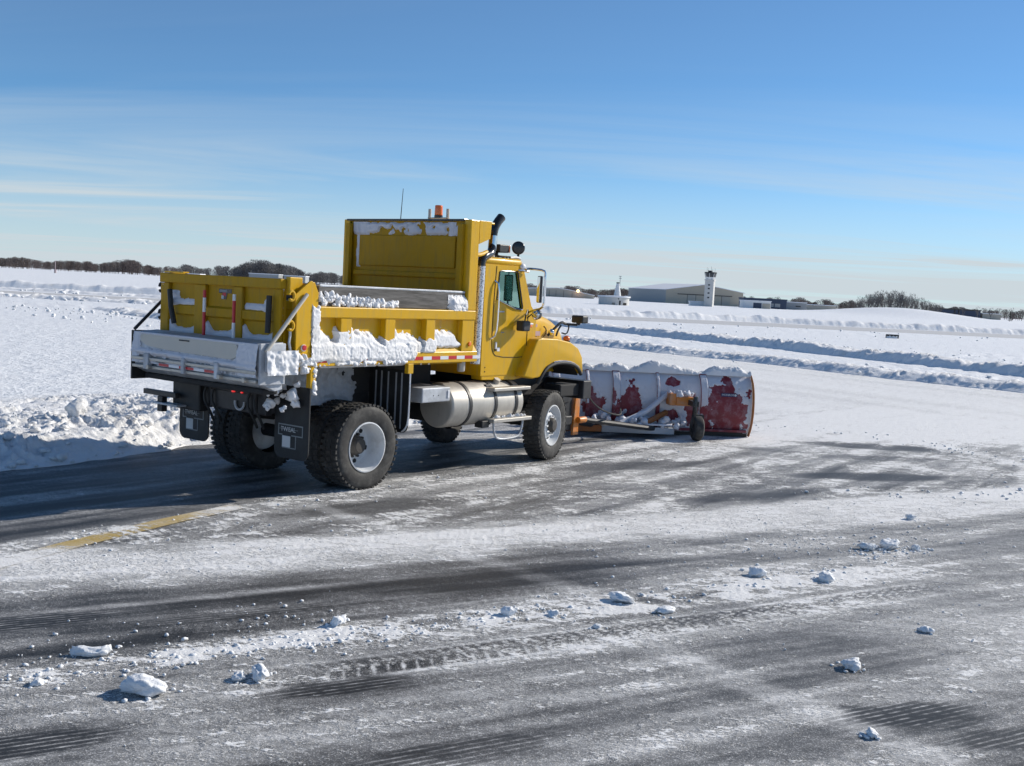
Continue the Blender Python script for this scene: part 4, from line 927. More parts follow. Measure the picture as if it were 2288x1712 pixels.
wheel(truck, 3.97, -1.03, -1, 'front', STEER, .15); wheel(truck, 3.97, 1.03, 1, 'front', STEER, .25)

# ---- fuel tank, steps, battery box
tank = G().cyl((1.62, -.86, .93), (3.22, -.86, .93), .31, 40, bev=.035).obj('fuel_tank', M['alu'], truck, True)
for x_ in (2.0, 2.56, 3.04): G().lathe([(.311, -.028), (.320, -.028), (.320, .028), (.311, .028)], (x_, -.86, .93), 'x', 40).obj('strap', M['black'], tank, True)
G().cyl((2.75, -.98, 1.20), (2.75, -1.02, 1.27), .05, 14).obj('filler_cap', M['alu'], tank, True)
st = G().box((2.44, -1.22, 1.115), (3.30, -1.06, 1.165), .01).obj('upper_step', M['alu'], truck)
G().box((2.44, -1.06, 1.08), (2.56, -.95, 1.2), .01).obj('bracket', Bk, st); G().box((3.1, -1.06, 1.06), (3.2, -.95, 1.16), .01).obj('bracket', Bk, st)
st = G().box((2.46, -1.22, .665), (3.36, -1.04, .72), .01).obj('lower_step', M['alu'], truck)
G().tube([(2.52, -1.16, .66), (2.56, -1.16, .48), (2.66, -1.16, .415), (3.08, -1.16, .415), (3.18, -1.16, .48), (3.22, -1.16, .66)], .016, 8, 2).obj('step_hoop', M['galv'], st, True)
G().box((2.30, -1.14, .60), (2.46, -1.0, .70), .01).obj('bracket', Bk, st)
bb = G().box((1.0, -1.16, 1.02), (1.56, -.62, 1.215), .015).obj('battery_box', M['galv'], truck)
G().box((1.50, -1.172, 1.07), (1.535, -1.158, 1.17), .003).obj('latch', M['tape_white'], bb); G().box((.9, -.95, .98), (1.0, -.6, 1.2), .02).obj('tray', Bk, bb)
for x_ in (1.22, 1.32): G().cyl((x_, -1.163, 1.11), (x_, -1.159, 1.11), .008, 8).obj('bolt', M['dark'], bb)

# ---- dump body
bed = G(); bed.box((-1.22, -1.08, 1.52), (1.93, 1.08, 1.60)); bed = bed.obj('dump_body', M['yellow_shaded'], truck)
for s in (-1, 1):
    G().box((-1.0, s * 1.12, 1.60), (1.93, s * 1.085, 2.12)).obj('side_sheet', Yl, bed)
    G().prism([(s * 1.115, 1.80), (s * 1.205, 1.685), (s * 1.212, 1.55), (s * 1.08, 1.55), (s * 1.08, 1.60), (s * 1.115, 1.62)], -0.98, 2.03, 'yz', .006).obj('sill', Yl, bed)
    G().box((-.88, s * 1.225, 2.115), (1.945, s * 1.075, 2.245), .012).obj('top_rail', Yl, bed)
    for x0, x1 in ((-.536, -.363), (.214, .387), (.965, 1.135), (1.685, 1.935)):
        G().prism([(s * 1.118, 2.117), (s * 1.213, 2.117), (s * 1.213, 1.80), (s * 1.207, 1.69), (s * 1.118, 1.79)], x0, x1, 'yz', .006).obj('rib', Yl, bed)
    G().box((-.87, s * 1.175, 2.247), (1.755, s * 1.115, 2.47), .008).obj('side_board', M['wood'], bed)
    G().box((-.86, s * 1.18, 2.472), (1.75, s * 1.105, 2.50), .008).obj('board_cap', M['galv'], bed)
    # rear corner post: outer plate with hook cut, inner column
    po = G(); po.prism([(-1.0, 1.55), (-1.0, 2.53), (-1.035, 2.53), (-1.245, 2.375), (-1.245, 2.275), (-1.228, 2.26), (-1.225, 1.70), (-1.255, 1.66), (-1.255, 1.50), (-1.12, 1.50), (-1.06, 1.55)], s * 1.217, s * 1.195, 'xz', .003); pst = po.obj('corner_post', Yl, bed)
    G().box((-1.215, s * 1.193, 1.60), (-1.0, s * 1.10, 2.36), .006).obj('column', M['yellow_shaded'], pst) if False else G().prism([(-1.20, 1.60), (-1.0, 1.60), (-1.0, 2.50), (-1.06, 2.50), (-1.20, 2.38)], s * 1.193, s * 1.10, 'xz', .004).obj('column', M['yellow_shaded'], bed)
    G().box((-1.27, s * 1.135, 2.36), (-1.08, s * 1.06, 2.565), .01).obj('hinge_block', Yl, bed)
    G().prism([(-.998, 1.62), (-.88, 1.62), (-.895, 2.40), (-.955, 2.52), (-.998, 2.52)], s * 1.20, s * 1.12, 'xz', .005).obj('post_flange', Yl, bed)
    for z_ in (2.355, 2.02): G().tube([(-1.30 + .042 * math.cos(a_), -1.206 if s < 0 else 1.255 + .035 * math.cos(a_), z_ + .052 * math.sin(a_)) for a_ in np.linspace(-2.4, 2.9, 15)], .017, 6).obj('hook', Yl if s < 0 else M['black'], bed, True)
    G().box((-.985, s * 1.213, 1.29), (-.90, s * 1.14, 1.548), .006).obj('flap_hanger', Yl, bed)
    G().box((.655, s * 1.213, 1.42), (.755, s * 1.15, 1.548), .006).obj('flap_hanger', Yl, bed)
    G().cyl((1.84, s * 1.214, 1.792), (1.84, s * 1.232, 1.792), .030, 18, bev=.006).obj('marker_lamp', M['amber'], bed, True)
    G().cyl((-1.118, s * 1.218, 1.769), (-1.118, s * 1.238, 1.769), .040, 18, bev=.006).obj('marker_lamp_base', M['tape_white'], bed, True)
    G().cyl((-1.118, s * 1.236, 1.772), (-1.118, s * 1.250, 1.772), .033, 18, bev=.006).obj('marker_lamp', M['redlens'], bed, True)
    for k, x0 in enumerate(np.arange(-.90, 1.98, .1665)):
        G().box((x0, s * 1.2085, 1.592), (x0 + .1625, s * 1.2135, 1.636)).obj('tape_red' if k % 2 == 0 else 'tape_white', M['tape_red'] if k % 2 == 0 else M['tape_white'], bed)
# headboard and cab shield
hb = G().box((1.80, -1.10, 1.60), (1.84, 1.10, 3.44)).obj('headboard', M['yellow_shaded'], truck)
G().box((1.772, -.94, 2.80), (1.80, .90, 3.24), .018, seg=3).obj('raised_panel', M['yellow_shaded'], hb)
G().box((1.765, -1.02, 2.66), (1.80, 1.0, 2.735), .015).obj('crease', M['yellow_shaded'], hb)
for s in (-1, 1):
    G().box((1.765, s * 1.217, 2.247), (1.945, s * 1.10, 3.46), .01).obj('post', Yl, hb)
    G().box((1.70, s * 1.115, 2.26), (1.764, s * 1.03, 3.40), .008).obj('flange', M['yellow_shaded'], hb)
    G().prism([(1.95, 3.462), (2.205, 3.465), (2.185, 3.23), (1.95, 3.145)], s * 1.215, s * 1.195, 'xz', .003).obj('gusset', Yl, hb)
G().box((1.755, -1.10, 3.44), (1.85, 1.16, 3.468), .006).obj('top_lip', M['blackgloss'], hb)
G().box((1.85, -1.19, 3.43), (2.30, 1.19, 3.455), .006).obj('cab_shield', Yl, hb)
# tailgate
tg = G().box((-1.30, -1.08, 1.60), (-1.268, 1.08, 2.44)).obj('tailgate', M['yellow_shaded'], truck)
G().box((-1.365, -1.085, 2.425), (-1.268, 1.19, 2.54), .01).obj('top_rail', M['yellow_shaded'], tg)
for y0, y1 in ((1.02, 1.185), (.29, .50), (-.40, -.245), (-1.08, -.95)): G().box((-1.35, y0, 1.62), (-1.30, y1, 2.424), .012).obj('rib', M['yellow_shaded'], tg)
for y0, y1 in ((.50, 1.02), (-.245, .29), (-.95, -.40)):
    G().prism([(-1.302, 2.175), (-1.342, 2.150), (-1.342, 2.055), (-1.302, 2.030)], y0, y1, 'xz', .004).obj('rib', M['yellow_shaded'], tg)
    G().box((-1.345, y0, 1.60), (-1.302, y1, 1.78), .01).obj('rib', M['yellow_shaded'], tg)
G().tube([(-1.40, .925, 2.34), (-1.41, .88, 2.14), (-1.40, .82, 1.93)], .032, 8).obj('strap', M['flap'], tg, True); G().tube([(-1.40, -.945, 2.345), (-1.40, -.935, 1.92)], .032, 8).obj('strap', M['flap'], tg, True)
G().box((-1.36, .72, 2.547), (-1.27, 1.10, 2.565), .004).obj('lip_plate', Yl, tg)
lg = G().prism([(.085, 2.385), (-.155, 2.385), (-.155, 2.335), (-.075, 2.335), (-.055, 2.262), (.035, 2.262), (.02, 2.335), (.085, 2.335)], -1.306, -1.301, 'yz').obj('emblem', M['blackgloss'], tg)
G().box((-1.308, -.075, 2.345), (-1.3065, .07, 2.375)).obj('lettering', M['decal_grey'], lg); G().box((-1.308, -.01, 2.266), (-1.3065, .03, 2.31)).obj('stem_panel', M['decal_white'], lg); G().box((-1.308, -.05, 2.30), (-1.3065, .015, 2.342)).obj('red_panel', M['tape_red'], lg)

# ---- mud flaps
RX = Matrix.Rotation(R(90), 3, 'X'); RREAR = Matrix.Rotation(R(-90), 3, 'Z') @ RX        # text readable from behind the truck
def flap(x_, y0, y1, z0, z1, rad_=.10, logo=False):
    pts = []
    for cx, cz, a0 in ((y0 + rad_, z0 + rad_, 180), (y1 - rad_, z0 + rad_, 270)):
        for k in range(6): a_ = R(a0 + 18 * k); pts.append((cx + rad_ * math.cos(a_), cz + rad_ * math.sin(a_)))
    pts += [(y1, z1), (y0, z1)]
    f = G().prism(pts, x_ - .009, x_ + .009, 'yz').obj('mud_flap', M['flap'], truck)
    if logo:
        yc = y0 + (y1 - y0) * .42 + .06; z_ = z0 + .12; X_ = x_ - .0125
        def q(a, b, c_, d, m, n='emblem_bar'): G().box((X_, yc + a, z_ + b), (X_ + .003, yc + c_, z_ + d)).obj(n, M[m], f)
        W = .215
        for (a, b, c_, d) in ((-W, .27, W, .285), (-W, .15, -.02, .163), (.14, .15, W, .163), (-W, .163, -W + .014, .27), (W - .014, .163, W, .27), (-.10, 0, -.088, .15), (-.10, 0, .14, .012)): q(a, b, c_, d, 'decal_grey')
        q(-.0, .013, .14, .145, 'decal_white', 'emblem_stem')
        q(-.13, .222, W - .02, .228, 'decal_grey')
        text('emblem_lettering', 'TWISAL', .078, Vector((X_, yc + .04, z_ + .222)), RREAR, M['decal_white'], f, sx=.95)
    return f
flap(-.985, -1.225, -.63, .44, 1.30, .11, True); flap(-.985, .63, 1.225, .44, 1.30, .11, True)
for s in (-1, 1):
    f = flap(.70, min(s * 1.205, s * .5), max(s * 1.205, s * .5), .65, 1.46, .10)
    for y_ in (.62, .72, .84, .98, 1.08): G().box((.688, s * y_ - .012, .7), (.6915, s * y_ + .012, 1.42)).obj('groove', M['grime'], f)
    G().tube([(.70, s * 1.212, 1.42), (.70, s * 1.214, 1.1), (.70, s * 1.210, .80), (.70, s * 1.17, .70), (.70, s * 1.10, .66)], [.013, .011, .014, .02, .012], 6, 1).obj('snow_edge', M['caked'], f, True)

# ---- rear cross member with lamps and drawbar pieces
cr = G().box((-1.13, -.62, .92), (-1.02, .62, 1.26), .015).obj('rear_crossmember', M['black'], truck)
for y_ in (-.03, -.19): G().cyl((-1.13, y_, 1.16), (-1.15, y_, 1.16), .026 if y_ > -.1 else .016, 14, bev=.004).obj('tail_lamp', M['redlit'], cr, True)
G().tube([(-1.17 , -.19 + .085 * math.cos(a_), 1.04 + .085 * math.sin(a_)) for a_ in np.linspace(-3.3, .2, 14)], .015, 6).obj('tow_eye', M['galv'], cr, True)
for k, y_ in enumerate((.45, .30, -.38, -.50)): G().tube([(-1.14, y_, 1.24), (-1.2, y_ + .03, 1.05), (-1.15, y_ - .05, .88), (-1.05, y_, .75)], .018, 6, 1).obj('hose', M['flap'], cr, True)
G().box((-1.30, .90, .985), (-1.24, 1.58, 1.05), .006).obj('spinner_arm', M['black'], cr); G().box((-1.34, .80, .885), (-1.2, 1.32, .91), .004).obj('spinner_bracket', M['galv'], cr); G().box((-1.31, 1.16, .79), (-1.23, 1.26, .984), .006).obj('spinner_bracket', M['black'], cr)
G().box((-1.20, .55, .85), (-1.06, 1.1, 1.3), .02).obj('spinner_housing', M['flap'], cr)

# ---- tailgate spreader
sp = G().prism([(-1.37, 1.83), (-1.60, 1.815), (-1.69, 1.795), (-1.715, 1.60), (-1.70, 1.545), (-1.675, 1.37), (-1.48, 1.28), (-1.37, 1.30)], -1.18, 1.20, 'xz', .008).obj('salt_spreader', M['galv'], truck)
pn = []
for cx, cz, a0 in ((.98, 1.755, 0), (.90, 1.68, 20)): pass
lid = [(1.06, 1.775), (1.02, 1.70), (.90, 1.655), (.4, 1.625), (-.72, 1.610), (-.80, 1.64), (-.80, 1.765), (-.74, 1.785), (.95, 1.785)]
g = G(); A = []; 
def hopper_x(z): return -1.697 - (1.795 - z) * .128
for yy, z_ in lid: A.append((yy, z_))
vv0 = [g.bm.verts.new((hopper_x(z_) - .002, yy, z_)) for yy, z_ in A]; vv1 = [g.bm.verts.new((hopper_x(z_) - .012, yy, z_)) for yy, z_ in A]
g.bm.faces.new(vv0); g.bm.faces.new(list(reversed(vv1)))
for i in range(len(A)): g.bm.faces.new((vv0[i], vv0[(i + 1) % len(A)], vv1[(i + 1) % len(A)], vv1[i]))
bmesh.ops.recalc_face_normals(g.bm, faces=g.bm.faces[:]); g.obj('cover_panel', M['stain'], sp)
G().box((-1.724, .07, 1.752), (-1.714, .26, 1.768), .002).obj('panel_mark', M['black'], sp)
for z0, z1, x_ in ((1.475, 1.512, -1.755), (1.375, 1.412, -1.735)): G().box((x_, -1.16, z0), (x_ + .04, 1.18, z1), .006).obj('rail', M['alu'], sp)
for y0, y1 in ((.62, .42), (.22, -.06), (-.26, -.43)): G().box((-1.742, y1, 1.428), (-1.7365, y0, 1.458)).obj('tape_red', M['tape_red'], sp)
for y0, y1 in ((.42, .22), (-.06, -.26)): G().box((-1.742, y1, 1.428), (-1.7365, y0, 1.458)).obj('tape_white', M['tape_white'], sp)
G().box((-1.7365, -.5, 1.424), (-1.705, .66, 1.462)).obj('tape_backing', M['galv'], sp)
for y_ in (.83, .86, -.50, .12): G().box((-1.775, y_ - .03, 1.37), (-1.70, y_ + .03, 1.56), .01).obj('rail_bracket', M['galv'], sp)
for y_ in (.80, -.56, -1.0): G().cyl((-1.78, y_, 1.40), (-1.73, y_, 1.40), .028, 12).obj('bolt', M['alu'], sp, True)
G().box((-1.72, 1.202, 1.22), (-1.36, 1.23, 1.82), .006).obj('end_plate', M['flap'], sp); G().box((-1.72, -1.21, 1.36), (-1.36, -1.182, 1.82), .006).obj('end_plate', M['galv'], sp); G().box((-1.60, 1.235, 1.42), (-1.44, 1.30, 1.66), .01).obj('end_bearing', M['galv'], sp)
G().box((-1.58, -1.10, 1.235), (-1.36, 1.15, 1.30), .02).obj('chute', M['dark'], sp)
G().box((-1.66, -1.24, 1.50), (-1.235, -1.212, 1.735), .015).obj('motor_guard', M['galv'], sp)
G().tube([(-1.105, -1.245, 2.38), (-1.66, -1.235, 1.735)], .022, 10).obj('support_rod', M['stain'], sp, True); G().tube([(-1.28, 1.25, 2.19), (-1.74, 1.13, 1.84)], .020, 10).obj('support_rod', M['black'], sp, True)
G().tube([(-1.30, -1.20, 1.99), (-1.29, -1.19, 1.9), (-1.31, -1.2, 1.83), (-1.29, -1.2, 1.74)], .016, 6).obj('chain', M['galv'], sp)
for y_, z1 in ((.19, 2.360), (-.365, 2.333)):
    mp = G().cyl((-1.43, y_, 1.79), (-1.43, y_, z1), .012, 8).obj('marker_pole', M['dark'], truck)
    seq = ((z1, .09, 'tape_red'), (z1 - .09, .17, 'tape_white'), (z1 - .26, .29, 'tape_red')) if y_ > 0 else ((z1, .075, 'tape_white'), (z1 - .075, .255, 'tape_red'), (z1 - .33, .18, 'tape_white'))
    for zt, ln_, m_ in seq: G().cyl((-1.43, y_, zt - ln_), (-1.43, y_, zt), .020, 10).obj('stripe', M[m_], mp, True)

# ---- cab
def rect(x0, x1, z0, z1): return [(x0, z0), (x1, z0), (x1, z1), (x0, z1)]
SIDE = [(2.38, 1.32), (2.38, 2.90), (3.22, 2.90), (3.27, 2.86), (3.50, 2.33), (3.64, 2.20), (3.64, 1.32)]
WIN = [(2.705, 2.80), (2.665, 2.41), (3.10, 2.285), (3.27, 2.275), (3.285, 2.31), (3.135, 2.80), (3.10, 2.815), (2.74, 2.815)]
cab = G().plate(SIDE, [WIN], -1.0, -.95).obj('cab', Yl, truck)
G().plate(SIDE, [WIN], .95, 1.0).obj('left_side', Yl, cab)
for s in (-1, 1):
    g = G(); cw = Vector((2.98, 0, 2.55)); wi = [(cw.x + (x_ - cw.x) * 1.012, cw.z + (z_ - cw.z) * 1.012) for x_, z_ in WIN]; g.prism(wi, s * .972, s * .978, 'xz'); g.obj('window', M['glass'], cab)
    fr_ = [(x_, s * 1.001, z_) for x_, z_ in WIN] + [(WIN[0][0], s * 1.001, WIN[0][1])]; G().tube(fr_, .011, 6).obj('window_seal', M['blackgloss'], cab, True)
    G().tube([(2.63, s * 1.002, 2.88), (2.60, s * 1.002, 2.35), (2.595, s * 1.002, 1.80), (2.62, s * 1.002, 1.66), (2.72, s * 1.002, 1.585), (3.36, s * 1.002, 1.565), (3.425, s * 1.002, 1.62), (3.43, s * 1.002, 2.27)], .0055, 5, 1).obj('door_seam', M['dark'], cab)
    G().tube([(2.668, s * 1.012, 2.405), (3.10, s * 1.012, 2.28)], .011, 6).obj('window_trim', M['chrome'], cab, True); G().tube([(3.10, s * 1.012, 2.28), (3.28, s * 1.012, 2.27)], .009, 6).obj('window_trim', M['chrome'], cab, True)
    G().tube([(2.60, s * 1.0, 2.67), (2.635, s * 1.06, 2.62), (2.63, s * 1.065, 2.2), (2.615, s * 1.06, 1.90), (2.57, s * 1.0, 1.85)], .014, 8, 1).obj('grab_handle', M['chrome'], cab, True)
    G().box((2.665, s * 1.022, 1.70), (2.70, s * 1.0, 1.80), .008).obj('door_handle', M['tape_white'], cab); G().box((2.668, s * 1.016, 1.672), (2.70, s * 1.0, 1.698), .004).obj('lock', M['dark'], cab)
    G().box((2.725, s * 1.004, 1.665), (2.785, s * 1.001, 1.72)).obj('sticker', M['tape_white'], cab)
    G().box((2.675, s * 1.006, 2.225), (2.85, s * 1.001, 2.245), .002).obj('badge', M['galv'], cab); G().box((2.80, s * 1.004, 1.93), (2.87, s * 1.001, 1.945)).obj('badge', M['decal_grey'], cab)
    g = G(); g.prism([(3.64, 1.30), (3.64, 1.36), (3.2, 1.36), (2.40, 1.36), (2.42, 1.26), (3.2, 1.24)], s * .99, s * .80, 'xz', .01); g.obj('sill', Yl, cab)
    for z_ in (1.44, 1.38): G().cyl((2.47, s * 1.0, z_), (2.47, s * 1.006, z_), .009, 8).obj('bolt', M['dark'], cab)
BK = [(-.95, 1.32), (.95, 1.32), (.95, 2.9), (-.95, 2.9)]
G().plate(BK, [[(-.6, 2.35), (.6, 2.35), (.6, 2.72), (-.6, 2.72)]], 2.38, 2.42, 'yz').obj('rear_wall', Yl, cab)
G().box((2.395, -.6, 2.35), (2.405, .6, 2.72)).obj('rear_window', M['glass'], cab)
rf = G(); rf.box((2.345, -1.01, 2.885), (3.235, 1.01, 3.0), .055, seg=4); rf.obj('roof', Yl, cab, True, 60)
G().prism([(3.19, 2.985), (3.215, 3.01), (3.50, 2.87), (3.48, 2.845)], -.86, .86, 'xz', .006).obj('sun_visor', Yl, cab)
G().box((2.40, -.95, 1.32), (3.62, .95, 1.40)).obj('floor', M['seat'], cab)
G().box((3.595, -.95, 1.40), (3.635, .95, 2.19)).obj('firewall', Yl, cab)
ws = G(); v = [ws.bm.verts.new(p) for p in ((3.25, -.94, 2.87), (3.25, .94, 2.87), (3.585, .94, 2.20), (3.585, -.94, 2.20))]; ws.bm.faces.new(v); bmesh.ops.solidify(ws.bm, geom=ws.bm.faces[:], thickness=.006); ws.obj('windshield', M['glass'], cab)
G().box((3.28, -.9, 1.9), (3.58, .9, 2.22), .05).obj('dashboard', M['seat'], cab)
for y_ in (-.5, .5):
    G().box((2.55, y_ - .25, 1.45), (3.0, y_ + .25, 1.9), .06).box((2.47, y_ - .24, 1.9), (2.60, y_ + .24, 2.22), .05).obj('seat', M['seat'], cab, True)
G().tube([(3.17 + .05 * math.sin(a_), .5 + .2 * math.cos(a_), 2.2 + .19 * math.sin(a_)) for a_ in np.linspace(0, 6.283, 24)], .014, 6).obj('steering_wheel', M['blackgloss'], cab, True)
# roof gear
G().box((2.88, -.84, 3.085), (3.10, -.62, 3.20), .012).obj('strobe_housing', M['black'], cab); G().box((3.10, -.845, 3.09), (3.125, -.62, 3.195), .006).obj('strobe_lens', M['amber'], cab)
G().cyl((2.95, -.73, 2.99), (2.95, -.73, 3.085), .025, 8).obj('strobe_stalk', M['black'], cab); G().box((2.80, -.9, 3.02), (3.20, -.55, 3.04), .004).obj('light_bar', M['black'], cab)
sl_ = G(); sl_.cyl((3.24, -.90, 3.17), (3.315, -.845, 3.17), .098, 28, bev=.025); sl_.obj('spotlight', M['blackgloss'], cab, True); G().cyl((3.27, -.87, 3.0), (3.28, -.88, 3.09), .018, 8).obj('spotlight_stalk', M['black'], cab)
G().tube([(3.05, -.9, 3.015), (3.2, -.9, 3.03), (3.27, -.92, 3.01)], .022, 8, 1).obj('air_horn', M['galv'], cab, True)
G().sph((3.235, -1.0, 2.90), .048, (1.2, .8, 1)).obj('clearance_lamp', M['tape_white'], cab, True)
G().tube([(3.10, -1.02, 2.835), (3.2, -1.04, 2.84), (3.32, -1.05, 2.83)], .018, 8).obj('mirror_mount', M['chrome'], cab, True)
# mirrors
mi = G().tube([(3.28, -1.0, 2.87), (3.30, -1.12, 2.875), (3.37, -1.30, 2.86), (3.38, -1.315, 2.80), (3.385, -1.315, 2.40), (3.37, -1.30, 2.31), (3.42, -1.1, 2.27), (3.46, -1.0, 2.24)], .017, 8, 1).obj('mirror_frame', M['chrome'], cab, True)
MR = Matrix.Rotation(R(-34), 3, 'Z'); MP = (3.32, -1.27, 2.58)
mh = G().box((3.30, -1.33, 2.385), (3.335, -1.20, 2.775), .012, MR, MP).obj('mirror_housing', M['blackgloss'], truck)
G().box((3.296, -1.32, 2.40), (3.2995, -1.21, 2.76), 0, MR, MP).obj('mirror_glass', M['mirror'], mh); G().box((3.337, -1.325, 2.39), (3.35, -1.205, 2.77), .004, MR, MP).obj('mirror_back', M['chrome'], mh)
cv = G(); cv.lathe([(.001, .03), (.05, .022), (.078, 0.0), (.072, -.05), (.03, -.075), (.001, -.08)], (3.30, -1.24, 2.215), 'x', 28, -1); cvo = cv.obj('convex_mirror', M['blackgloss'], truck, True); G().lathe([(.001, .034), (.05, .026), (.07, .006)], (3.299, -1.24, 2.215), 'x', 28, -1).obj('mirror_glass', M['mirror'], cvo, True)
G().tube([(3.32, -1.22, 2.22), (3.37, -1.12, 2.22), (3.37, -1.03, 2.15)], .010, 6, 1).obj('stalk', M['black'], cvo)
bxs = G().box((3.07, -1.20, 1.965), (3.24, -1.06, 2.115), .02).obj('side_marker_housing', M['black'], truck); G().box((3.243, -1.19, 2.02), (3.30, -1.08, 2.06), .008).obj('side_marker_lens', M['amber'], bxs); G().box((3.24, -1.19, 2.062), (3.32, -1.08, 2.085), .006).obj('side_marker_cap', M['tape_white'], bxs); G().tube([(3.18, -1.13, 2.10), (3.22, -1.12, 2.20), (3.33, -1.06, 2.27)], .012, 6, 1).obj('arm', M['black'], bxs, True)
# exhaust stack
ex_ = G().cyl((2.215, -1.03, 1.50), (2.235, -1.03, 2.86), .066, 24).obj('exhaust_shield', M['perf'], truck, True)
G().cyl((1.90, -1.04, 1.40), (1.90, -1.04, 1.56), .055, 18, bev=.02).obj('lower_pipe', M['alu'], ex_, True)
G().tube([(2.235, -1.03, 2.84), (2.25, -1.03, 2.95), (2.33, -1.02, 3.01), (2.47, -.98, 3.03), (2.55, -.96, 3.08), (2.565, -.95, 3.20), (2.575, -.95, 3.32), (2.60, -.95, 3.42), (2.665, -.95, 3.505), (2.74, -.95, 3.57)], [.058, .060, .060, .060, .06, .06, .06, .062, .064, .066], 16, 1).obj('stack_pipe', M['blackgloss'], ex_, True)
G().cyl((2.56, -.95, 3.10), (2.575, -.95, 3.30), .064, 18).obj('chrome_sleeve', M['chrome'], ex_, True)
# hood
secs = [(3.645, .82, 2.265), (3.95, .79, 2.25), (4.25, .74, 2.21), (4.55, .68, 2.14), (4.80, .62, 2.05), (4.95, .58, 1.95), (5.01, .56, 1.80)]
HP = []
for X_, w_, t_ in secs:
    ring = [(-w_, 1.30), (-w_, 1.60), (-w_, t_ - .26), (-w_ * .985, t_ - .14), (-w_ * .93, t_ - .06), (-w_ * .80, t_ - .015), (-w_ * .4, t_ + .012), (0, t_ + .02)]
    ring += [(-y_, z_) for y_, z_ in reversed(ring[:-1])]; HP.append([(X_, y_, z_) for y_, z_ in ring])
hood = grid_mesh('hood', np.array(HP), Yl, parent=truck)
g = G(); g.prism([(y_, z_) for _, y_, z_ in HP[-1]], 4.99, 5.0, 'yz'); g.obj('grille_surround', Yl, hood); G().box((5.0, -.45, 1.34), (5.03, .45, 1.74), .01).obj('grille', M['blackgloss'], hood)
FEN = [(3.18, 1.30), (3.30, 1.52), (3.44, 1.78), (3.50, 1.845), (3.60, 1.865), (4.0, 1.85), (4.35, 1.80), (4.58, 1.70), (4.70, 1.56), (4.74, 1.30), (4.69, 1.29), (4.60, 1.40), (4.42, 1.475), (4.15, 1.50), (3.92, 1.485), (3.73, 1.42), (3.60, 1.28), (3.40, 1.26)]
for s in (-1, 1):
    g = G(); g.prism(FEN, s * .66, s * 1.165, 'xz', .085, 4); fo = g.obj('fender', Yl, hood, True, 50)
    lip = [(4.70, s * 1.15, 1.29), (4.60, s * 1.16, 1.39), (4.42, s * 1.165, 1.465), (4.15, s * 1.165, 1.49), (3.92, s * 1.165, 1.475), (3.73, s * 1.165, 1.41), (3.61, s * 1.16, 1.28), (3.57, s * 1.13, 1.18)]
    G().tube(lip, .030, 8, 1).obj('fender_lip', M['flap'], hood, True)
    G().tube([(x_, s * 1.172, z_ + .024) for x_, _, z_ in lip[1:5]], .012, 6, 1).obj('lip_trim', M['chrome'], hood, True)
    ic = [(3.62, 1.25), (3.74, 1.39), (3.93, 1.455), (4.15, 1.47), (4.42, 1.445), (4.59, 1.37), (4.68, 1.27)]; g = G(); g.prism(ic + [(x_, z_ + .014) for x_, z_ in reversed(ic)], s * .60, s * 1.10, 'xz'); g.obj('wheel_arch_liner', M['dark'], hood)
    G().cyl((4.35, s * 1.08, 1.79), (4.35, s * 1.08, 1.815), .06, 16).obj('signal_base', M['black'], hood); G().sph((4.35, s * 1.08, 1.845), .055, (1, 1, .9)).obj('signal_lamp', M['amber'], hood, True)
    G().cyl((4.70, s * .9, 1.52), (4.755, s * .9, 1.52), .09, 20, bev=.01).obj('headlight', M['chrome'], hood, True)
    G().tube([(3.46, s * 1.06, 1.74), (3.52, s * 1.10, 1.60), (3.50, s * 1.12, 1.50)], [.02, .035, .03], 8, 1).obj('fender_strap', M['flap'], hood, True)
    G().box((3.80, s * .822 - s * .008, 1.875), (4.02, s * .822 - s * .02, 1.945)).obj('decal', M['decal_lilac'], hood); G().cyl((3.92, s * .808, 2.03), (3.92, s * .798, 2.03), .025, 14).obj('emblem', M['decal_lilac'], hood)
    G().tube([(4.12, s * .80, 1.86), (4.14, s * .83, 1.90), (4.15, s * .83, 1.98), (4.13, s * .79, 2.02)], .010, 6, 1).obj('hood_latch', M['blackgloss'], hood, True)
    G().sph((4.30, s * .82, 1.93), .05).obj('side_lamp', M['chrome'], hood, True); G().tube([(4.24, s * .80, 1.88), (4.40, s * .84, 2.02), (4.52, s * .86, 2.10), (4.60, s * .87, 2.06), (4.85, s * .92, 2.055)], .020, 8, 1).obj('lamp_bracket', M['black'], hood, True)
    G().tube([(4.42, s * .83, 1.87), (4.44, s * .85, 1.97), (4.50, s * .86, 2.04)], .016, 6, 1).obj('lamp_brace', M['blackgloss'], hood, True); G().tube([(4.56, s * .84, 1.92), (4.66, s * .86, 1.90), (4.70, s * .87, 1.98), (4.68, s * .88, 2.05)], .012, 6, 1).obj('lamp_brace', M['blackgloss'], hood, True)
    pl_ = G().box((4.80, s * 1.06, 2.085), (4.96, s * .84, 2.205), .02).obj('plow_light', M['black'], hood); 
    G().box((4.962, s * 1.055, 2.09), (4.975, s * .845, 2.20), .004).obj('plow_light_lens', M['tape_white'], hood); G().tube([(4.84, s * .92, 2.055), (4.86, s * .93, 2.09)], .02, 6).tube([(4.90, s * .92, 2.055), (4.89, s * .95, 2.09)], .016, 6).obj('plow_light_foot', M['black'], hood)
bu = G().box((4.72, -1.20, .90), (4.95, 1.20, 1.19), .015).obj('bumper', M['black'], truck)
G().box((4.2, -1.12, .95), (4.72, -.8, 1.14), .02).obj('bumper_bracket', M['dark'], bu); G().box((4.2, .8, .95), (4.72, 1.12, 1.14), .02).obj('bumper_bracket', M['dark'], bu)
